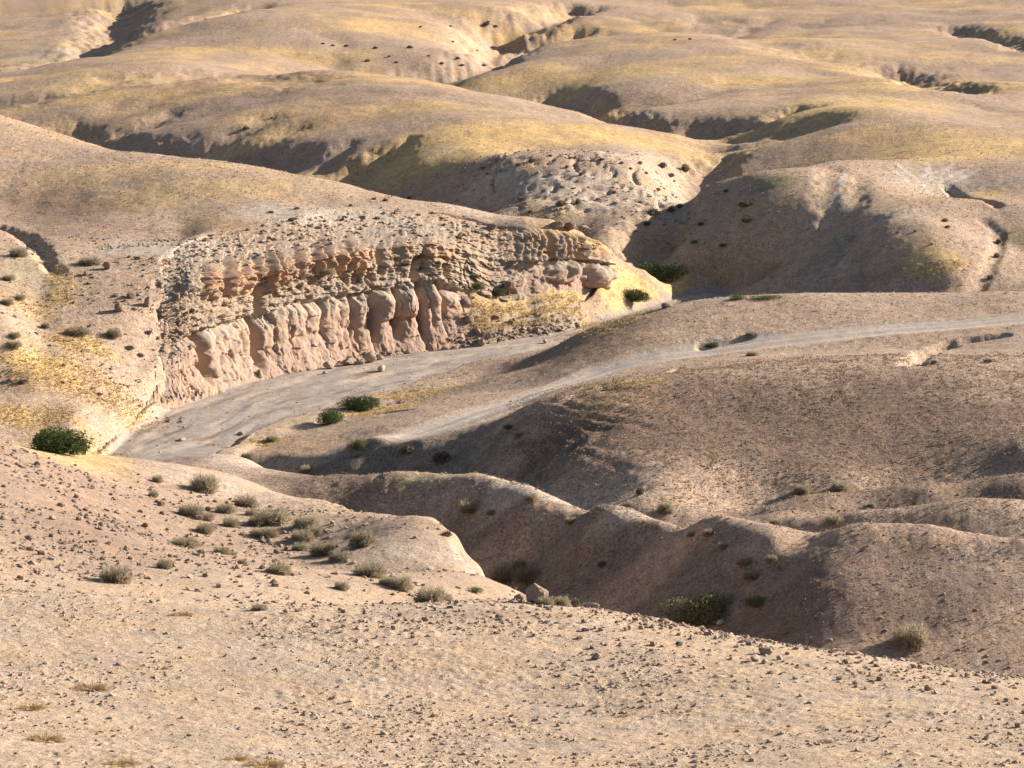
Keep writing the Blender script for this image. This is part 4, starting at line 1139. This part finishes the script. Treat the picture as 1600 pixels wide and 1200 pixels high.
# ------------------------------------------------------------------ stones
def stone_material(name, a, b):
    m = bpy.data.materials.new(name); m.use_nodes = True
    nt = m.node_tree; N = nt.nodes; L = nt.links
    bs = N['Principled BSDF']; bs.inputs['Roughness'].default_value = 0.9; bs.inputs['Specular IOR Level'].default_value = 0.15
    at = N.new('ShaderNodeAttribute'); at.attribute_name = 'tone'
    oi = N.new('ShaderNodeObjectInfo')
    ad = N.new('ShaderNodeMath'); ad.operation = 'MULTIPLY_ADD'; ad.inputs[1].default_value = 0.5
    L.new(oi.outputs['Random'], ad.inputs[0]); L.new(at.outputs['Fac'], ad.inputs[2])
    geo = N.new('ShaderNodeNewGeometry'); nz = N.new('ShaderNodeTexNoise'); nz.inputs['Scale'].default_value = 9; nz.inputs['Detail'].default_value = 4
    L.new(geo.outputs['Position'], nz.inputs['Vector'])
    a2 = N.new('ShaderNodeMath'); a2.operation = 'MULTIPLY_ADD'; a2.inputs[1].default_value = 0.9
    L.new(nz.outputs['Fac'], a2.inputs[0]); L.new(ad.outputs[0], a2.inputs[2])
    sb = N.new('ShaderNodeMath'); sb.operation = 'SUBTRACT'; sb.inputs[1].default_value = 0.65; sb.use_clamp = True
    L.new(a2.outputs[0], sb.inputs[0])
    mx_ = N.new('ShaderNodeMix'); mx_.data_type = 'RGBA'
    mx_.inputs['A'].default_value = (*a, 1); mx_.inputs['B'].default_value = (*b, 1)
    L.new(sb.outputs[0], mx_.inputs['Factor']); L.new(mx_.outputs['Result'], bs.inputs['Base Color'])
    bp = N.new('ShaderNodeBump'); bp.inputs['Distance'].default_value = 0.05; L.new(nz.outputs['Fac'], bp.inputs['Height']); L.new(bp.outputs['Normal'], bs.inputs['Normal'])
    return m
M_STONE = stone_material('stone_brown', (.205, .145, .105), (.39, .30, .22))
M_PALE = stone_material('stone_pale', (.30, .23, .165), (.46, .37, .28))
M_FGST = stone_material('stone_buff', (.32, .235, .168), (.52, .40, .29))
_ph = (1 + 5 ** 0.5) / 2
ICO_V = np.array([(-1,_ph,0),(1,_ph,0),(-1,-_ph,0),(1,-_ph,0),(0,-1,_ph),(0,1,_ph),(0,-1,-_ph),(0,1,-_ph),(_ph,0,-1),(_ph,0,1),(-_ph,0,-1),(-_ph,0,1)], float)
ICO_V /= np.linalg.norm(ICO_V[0])
ICO_F = np.array([(0,11,5),(0,5,1),(0,1,7),(0,7,10),(0,10,11),(1,5,9),(5,11,4),(11,10,2),(10,7,6),(7,1,8),(3,9,4),(3,4,2),(3,2,6),(3,6,8),(3,8,9),(4,9,5),(2,4,11),(6,2,10),(8,6,7),(9,8,1)])
def height_at(th, r):
    ci_ = np.interp(th, TH, np.arange(nc)); ri_ = np.interp(r, RR, np.arange(nr))
    i = np.clip(ci_.astype(int), 0, nc - 2); j = np.clip(ri_.astype(int), 0, nr - 2)
    f = ci_ - i; g = ri_ - j
    return (Z[j, i] * (1 - f) + Z[j, i + 1] * f) * (1 - g) + (Z[j + 1, i] * (1 - f) + Z[j + 1, i + 1] * f) * g
def stone_cloud(name, pos, size, mat, seed, label, cat, flat=0.62):
    g = np.random.default_rng(seed); n = len(pos)
    v = ICO_V[None] * (0.72 + 0.5 * g.random((n, 12, 1)))
    sc = size[:, None] * np.stack([0.7 + 0.7 * g.random(n), 0.7 + 0.7 * g.random(n), flat * (0.6 + 0.7 * g.random(n))], 1)
    v = v * sc[:, None, :]
    a = g.random(n) * 2 * math.pi; ca, sa = np.cos(a)[:, None], np.sin(a)[:, None]
    x = v[..., 0] * ca - v[..., 1] * sa; y = v[..., 0] * sa + v[..., 1] * ca
    ti = g.normal(0, 0.3, n)[:, None]
    z = v[..., 2] + x * ti
    co = np.stack([x, y, z], -1) + pos[:, None, :]
    co[..., 2] += size[:, None] * 0.12
    f = (ICO_F[None] + 12 * np.arange(n)[:, None, None]).reshape(-1, 3)
    me = mesh_np(name, co.reshape(-1, 3), tris=f, smooth_shade=False)
    float_attr(me, np.repeat(g.random(n) * 0.6, 12), 'tone')
    return tag(link(name, me, mat), label, cat, kind='stuff')
def scatter(n, px0, px1, r0, r1, dens, seed):
    """random places by ground area; dens(px, r, x, y) gives the chance"""
    g = np.random.default_rng(seed)
    th = azim(px0) + (azim(px1) - azim(px0)) * g.random(n * 4)
    r = np.sqrt(r0 ** 2 + (r1 ** 2 - r0 ** 2) * g.random(n * 4))
    px = th2px(th); x, y = r * np.sin(th), r * np.cos(th)
    m = g.random(n * 4) < dens(px, r, x, y)
    th, r, x, y = th[m][:n], r[m][:n], x[m][:n], y[m][:n]
    return np.stack([x, y, height_at(th, r)], 1)
g_ = np.random.default_rng(99)
def sizes(n, a, b, p=3.0):
    return a + (b - a) * g_.random(n) ** p
fgd = lambda px, r, x, y: 0.12 + 0.88 * smooth(-0.1, 0.35, fbm(x / 5.5, y / 5.5, 3, 22)) 
P = scatter(12000, -140, 1740, 57, 97, fgd, 1)
stone_cloud('foreground_gravel', P, sizes(len(P), .02, .085, 3), M_FGST, 2, 'small buff stones strewn over the sunny foreground slope', 'gravel')
crest = lambda px, r, x, y: np.clip(smooth(78, 90, r + (px - 800) * 0.012) * (0.25 + 0.75 * smooth(500, 900, px)), 0, 1) * (0.4 + 0.6 * smooth(-.2, .3, pnoise(x / 3, y / 3, 27)))
P = scatter(3000, -140, 1740, 70, 97, crest, 3)
stone_cloud('crest_stones', P, sizes(len(P), .03, .13, 3), M_STONE, 4, 'dark brown stones crowding the foreground crest', 'gravel')
spur = lambda px, r, x, y: (smooth(820, 300, px) * 0.8 + 0.12) * smooth(158, 148, r) * (0.25 + 0.75 * smooth(-.15, .3, pnoise(x / 7, y / 7, 28)))
P = scatter(5200, -60, 840, 97, 175, spur, 5)
stone_cloud('spur_stones', P, sizes(len(P), .03, .17, 3.8), M_STONE, 6, 'brown stones strewn over the left spur', 'gravel')
P = scatter(2400, 1050, 1660, 132, 200, lambda px, r, x, y: 0.3 + 0.7 * smooth(-.1, .4, pnoise(x / 6, y / 6, 29)), 7)
stone_cloud('hill_stones', P, sizes(len(P), .03, .13, 3), M_STONE, 8, 'small stones strewn over the right foreground hill', 'gravel')
P = scatter(2000, 790, 1660, 190, 236, lambda px, r, x, y: 0.3 + 0.7 * smooth(-.2, .3, pnoise(x / 8, y / 8, 30)), 9)
stone_cloud('brown_hill_stones', P, sizes(len(P), .03, .10, 3.0), M_STONE, 10, 'small stones strewn over the large brown hill', 'gravel', 0.8)
# rubble on the cliff and its talus
gc = np.random.default_rng(12)
wgt = (smooth(0.76, 0.86, V) * smooth(1.0, 0.94, V) * smooth(245, 320, S) * smooth(800, 700, S) * 0.5 + smooth(690, 720, S) * smooth(930, 860, S) * smooth(0.42, 0.3, V) * (V > 0) * (0.06 + smooth(0.15, 0.04, V)) + smooth(330, 270, S) * smooth(240, 262, S) * (V > 0.3) * 0.5 + lower * (np.abs(V - 0.01) < 0.02) * smooth(500, 560, S) * smooth(640, 600, S) * 1.2)
wgt = wgt.ravel() / wgt.sum()
kk = gc.choice(len(CXYZ), 2600, p=wgt)
P = CXYZ[kk] + gc.normal(0, 0.1, (len(kk), 3)) * [1, 1, 0]
stone_cloud('cliff_rubble', P, sizes(len(P), .05, .32, 3.5), M_STONE, 13, 'broken rock littering the slopes over and beside the cliff', 'rubble')
P = scatter(900, -30, 330, 240, 285, lambda px, r, x, y: (0.3 + 0.7 * smooth(60, 200, px)) * smooth(320, 230, px) * smooth(-.2, .3, pnoise(x / 5, y / 5, 37)), 14)
stone_cloud('hillside_rubble', P, sizes(len(P), .05, .24, 3), M_STONE, 15, 'broken rock littering the left hillside', 'rubble')
P = scatter(1000, 700, 1120, 326, 372, lambda px, r, x, y: 0.3 + 0.7 * smooth(-.1, .3, pnoise(x / 6, y / 6, 36)), 16)
stone_cloud('bank_rubble', P, sizes(len(P), .06, .30, 3), M_STONE, 17, 'broken rock on the pale bank beside the upper stream', 'rubble')
P = scatter(700, 150, 1000, 222, 290, lambda px, r, x, y: 0.2 + 0.8 * ((np.interp(px, rv_n_px, rv_n_r) - 4 < r) & (r < np.interp(px, rv_f_px, rv_f_r))), 18)
stone_cloud('river_pebbles', P, sizes(len(P), .03, .14, 4), M_PALE, 19, 'pale pebbles lying on the dry river bed', 'gravel')

# single boulders
def boulder_mesh(name, seed, flat=0.7):
    """angular rock: a refined solid pushed in along random break planes"""
    import bmesh
    bm = bmesh.new(); bmesh.ops.create_icosphere(bm, subdivisions=3, radius=1.0)
    g = np.random.default_rng(seed)
    co = np.array([v.co for v in bm.verts])
    for _ in range(9):
        n = g.normal(size=3); n /= np.linalg.norm(n); d = 0.55 + 0.3 * g.random()
        t = co @ n; over = np.maximum(t - d, 0); co -= n * over[:, None] * 0.92
    co *= (1 + 0.09 * fbm(co[:, 0] * 2.2 + seed, co[:, 1] * 2.2 + co[:, 2] * 1.7, 3, seed))[:, None]
    co += 0.025 * g.normal(size=co.shape)
    co *= np.array([1.0, 0.85, flat])
    for v, c in zip(bm.verts, co): v.co = c
    me = bpy.data.meshes.new(name); bm.to_mesh(me); bm.free()
    float_attr(me, np.full(len(me.vertices), g.random() * .5), 'tone')
    return me
BLD = [boulder_mesh('boulder', s) for s in range(6)]
BLP = [boulder_mesh('boulder', s + 20) for s in range(4)]
for m_b in BLD: m_b.materials.append(M_STONE)
for m_b in BLP: m_b.materials.append(M_PALE)
_b = [0]
def boulder(px, py, w_, h_, label, group=None, pale=False, tilt=0.0, name='boulder', cat='boulder'):
    _b[0] += 1; k = _b[0]
    p = spot(px, py); u = math.hypot(math.hypot(p[0], p[1]), CAM_Z - p[2]) / FPX
    me = (BLP if pale else BLD)[k % (4 if pale else 6)]
    o = link(name, me)
    sx = w_ * u * 0.54; sz = h_ * u * 0.62
    o.scale = (sx, (sx + sz) * 0.5, sz / 0.7 * 0.9)
    o.rotation_euler = (0, tilt, (k * 1.9) % 6.28 if tilt == 0 else 0.2)
    o.location = (p[0], p[1], p[2] + sz * 0.55)
    return tag(o, label, cat, group)
for a in [
 (838,942,34,36,'big brown boulder leaning at the edge of the shaded gully',None,False,0.5),
 (811,938,22,14,'dark rock just left of the leaning gully boulder',None,False),
 (925,950,34,10,'flat pale rock in the gully bottom behind the crest',None,True),
 (596,580,17,11,'lone boulder with a long shadow out on the dry river bed',None,True),
 (513,576,17,13,'pale boulder at the cliff foot, left end of the rock fall','fallen blocks at the cliff foot',True),
 (507,584,9,6,'small pale rock in front of the left boulder of the rock fall','fallen blocks at the cliff foot',True),
 (546,570,26,13,'wide pale block in the middle of the rock fall at the cliff foot','fallen blocks at the cliff foot',True),
 (563,569,13,9,'small block between the two largest of the rock fall','fallen blocks at the cliff foot',False),
 (580,566,24,19,'tallest pale block of the rock fall at the cliff foot','fallen blocks at the cliff foot',True),
 (592,562,15,10,'pale block at the right end of the rock fall','fallen blocks at the cliff foot',True),
 (753,540,18,12,'white boulder at the foot of the yellow talus by the river',None,True),
 (852,536,9,7,'small white rock at the river edge right of the white boulder',None,True),
 (376,680,12,7,'white rock at the river edge of the terrace',None,True),
 (285,688,18,5,'flat pale rock in the middle of the river bend',None,True),
 (870,356,20,15,'dark boulder on top of the cap cliff, left of three','dark boulders on the cap cliff',False),
 (889,358,26,15,'dark boulder on top of the cap cliff, middle of three','dark boulders on the cap cliff',False),
 (910,363,22,13,'dark boulder on top of the cap cliff, right of three','dark boulders on the cap cliff',False),
 (770,356,17,13,'brown boulder alone on the slope above the cliff',None,False),
 (800,456,26,22,'brown boulder half way up the talus beside the bushes',None,False),
 (729,477,20,18,'dark block at the broken right end of the fluted cliff',None,False),
 (732,503,18,16,'dark block lower at the broken right end of the fluted cliff',None,False),
 (1042,480,24,10,'dark flat rock in yellow grass near the far river bend',None,False),
 (168,420,16,13,'dark rock on the slope above the left end of the cliff','dark rocks left of the cliff',False),
 (135,430,12,9,'smaller dark rock left of the one above the cliff end','dark rocks left of the cliff',False),
 (205,465,14,10,'dark rock among rubble left of the orange knobs','dark rocks left of the cliff',False),
 (232,478,10,20,'upright dark rock pillar left of the orange knobs','dark rocks left of the cliff',False),
 (186,486,16,16,'dark rock mass at the left end of the rubble band','dark rocks left of the cliff',False),
 (800,505,12,9,'brown rock low on the yellow talus','talus rocks',False),
 (745,520,16,10,'brown rock at the foot of the talus near the cliff corner','talus rocks',False),
 (776,496,12,9,'brown rock in the middle of the lower talus','talus rocks',False),
 (1196,1022,30,14,'grey blue stone on the foreground crest, largest there','single stones of the foreground',False),
 (1180,1032,24,10,'flat brown stone just below the grey blue one','single stones of the foreground',True),
 (932,1030,15,12,'pale cube shaped stone in the middle of the foreground','single stones of the foreground',True),
 (926,1013,12,6,'dark flat stone above the pale cube shaped one','single stones of the foreground',False),
 (615,984,10,8,'dark red stone alone on the left foreground','single stones of the foreground',False),
 (833,994,8,6,'small dark stone in the middle of the foreground crest','single stones of the foreground',False),
 (982,984,9,9,'dark round stone on the foreground crest','single stones of the foreground',False),
 (1450,1078,14,11,'grey stone near the right foreground edge','single stones of the foreground',False),
 (1591,1136,14,8,'dark stone at the right edge of the foreground','single stones of the foreground',False),
 (1312,1062,16,7,'flat dark stone in the right foreground','single stones of the foreground',False),
 (1090,970,14,10,'pale stone on the crest under the big olive shrub','single stones of the foreground',True),
 (1125,975,18,9,'pale flat stone on the crest right of the olive shrub','single stones of the foreground',True),
 ]:
    boulder(*a)
# countable stones of the stony spur and the crest
for k in range(130):
    px = 4 + 460 * g_.random() ** 1.15; py = 700 + 0.22 * px + (215 - 0.2 * px) * g_.random()
    s_ = 4 + 7 * g_.random() ** 2
    boulder(px, py, s_ * 1.3, s_ * 0.85, 'brown angular stone among the stones of the left spur', 'larger stones of the left spur', g_.random() < .15, name='stone', cat='stone')
cy_ = lambda px: np.interp(px, [0,200,400,560,700,850,1000,1100,1200,1400,1600], [925,932,948,950,946,946,962,984,1003,1031,1062])
for k in range(120):
    px = 430 + 1160 * g_.random(); py = cy_(px) + 3 + 50 * g_.random() ** 1.8
    s_ = 4 + 6 * g_.random() ** 2
    boulder(px, py, s_ * 1.3, s_ * 0.85, 'dark stone among the stones along the foreground crest', 'larger stones of the foreground crest', g_.random() < .2, name='stone', cat='stone')

# ------------------------------------------------------------------ dry grass on the yellow ground
gg = np.random.default_rng(77)
def tufts(name, wg, n, h0, h1, w0, w1, mat, label, cat, nb=4, base=None):
    wg = wg.ravel(); base = XYZ if base is None else base
    kk = gg.choice(len(wg), n, p=wg / wg.sum())
    P = base[kk] + gg.normal(0, .15, (n, 3)) * [1, 1, 0]
    h = h0 + (h1 - h0) * gg.random(n) ** 1.5
    bl = []
    for q in range(nb):
        a = gg.random(n) * 6.28; w2 = w0 + (w1 - w0) * gg.random(n)
        s_ = np.stack([np.cos(a), np.sin(a), 0 * a], 1) * w2[:, None]
        tip = gg.normal(0, h0, (n, 3)); tip[:, 2] = h
        o_ = gg.normal(0, w1 * 1.2, (n, 3)) * [1, 1, 0]
        bl.append(np.stack([P + o_ - s_, P + o_ + s_, P + o_ + tip], 1))
    bl = np.concatenate(bl).reshape(-1, 3)
    gme = mesh_np(name, bl, tris=np.arange(len(bl)).reshape(-1, 3), smooth_shade=False)
    float_attr(gme, np.repeat(np.tile(gg.random(n), nb), 3), 'tone')
    tag(link(name, gme, mat), label, cat, kind='stuff')
area = np.gradient(RR)[:, None] * RRg * np.gradient(TH)[None, :] * (np.abs(THg) < R(12.5)) * (cut < 0.1)
tufts('dry_grass', GOLD * (RRg > 200) * (RRg < 296) * area, 14000, .05, .16, .03, .07, M_STRAW, 'short dry golden grass on the yellow banks and slopes', 'grass')
clump = 0.25 + 0.75 * smooth(-.2, .4, n3 + 0.5 * n2)
tufts('hill_stubble', clump * area * smooth(186, 200, RRg) * smooth(238, 224, RRg) * smooth(780, 830, PXg), 16000, .05, .14, .03, .07, M_STUB, 'short brown stubble covering the large brown hill', 'stubble', 3)
tufts('ridge_stubble', clump * area * smooth(134, 142, RRg) * smooth(200, 190, RRg) * smooth(420, 500, PXg) * ((PXg > 860) | (RRg > 160)), 13000, .04, .12, .025, .06, M_STUB, 'short dry stubble on the middle ridge and the right foreground hill', 'stubble', 3)
tufts('plateau_stubble', clump * area * smooth(240, 250, RRg) * smooth(400, 330, RRg) * (river_sd < -1) * smooth(2.5, 4, road_d), 12000, .06, .16, .04, .09, M_STUB, 'thin dry stubble on the plateaus around the river', 'stubble', 3)
tufts('talus_grass', smooth(700, 740, S) * smooth(940, 900, S) * smooth(.42, .34, V) * smooth(.05, .16, V) * smooth(.3, -.1, nb), 2600, .05, .16, .03, .07, M_STRAW, 'short dry golden grass on the talus right of the fluted cliff', 'grass', 4, CXYZ)
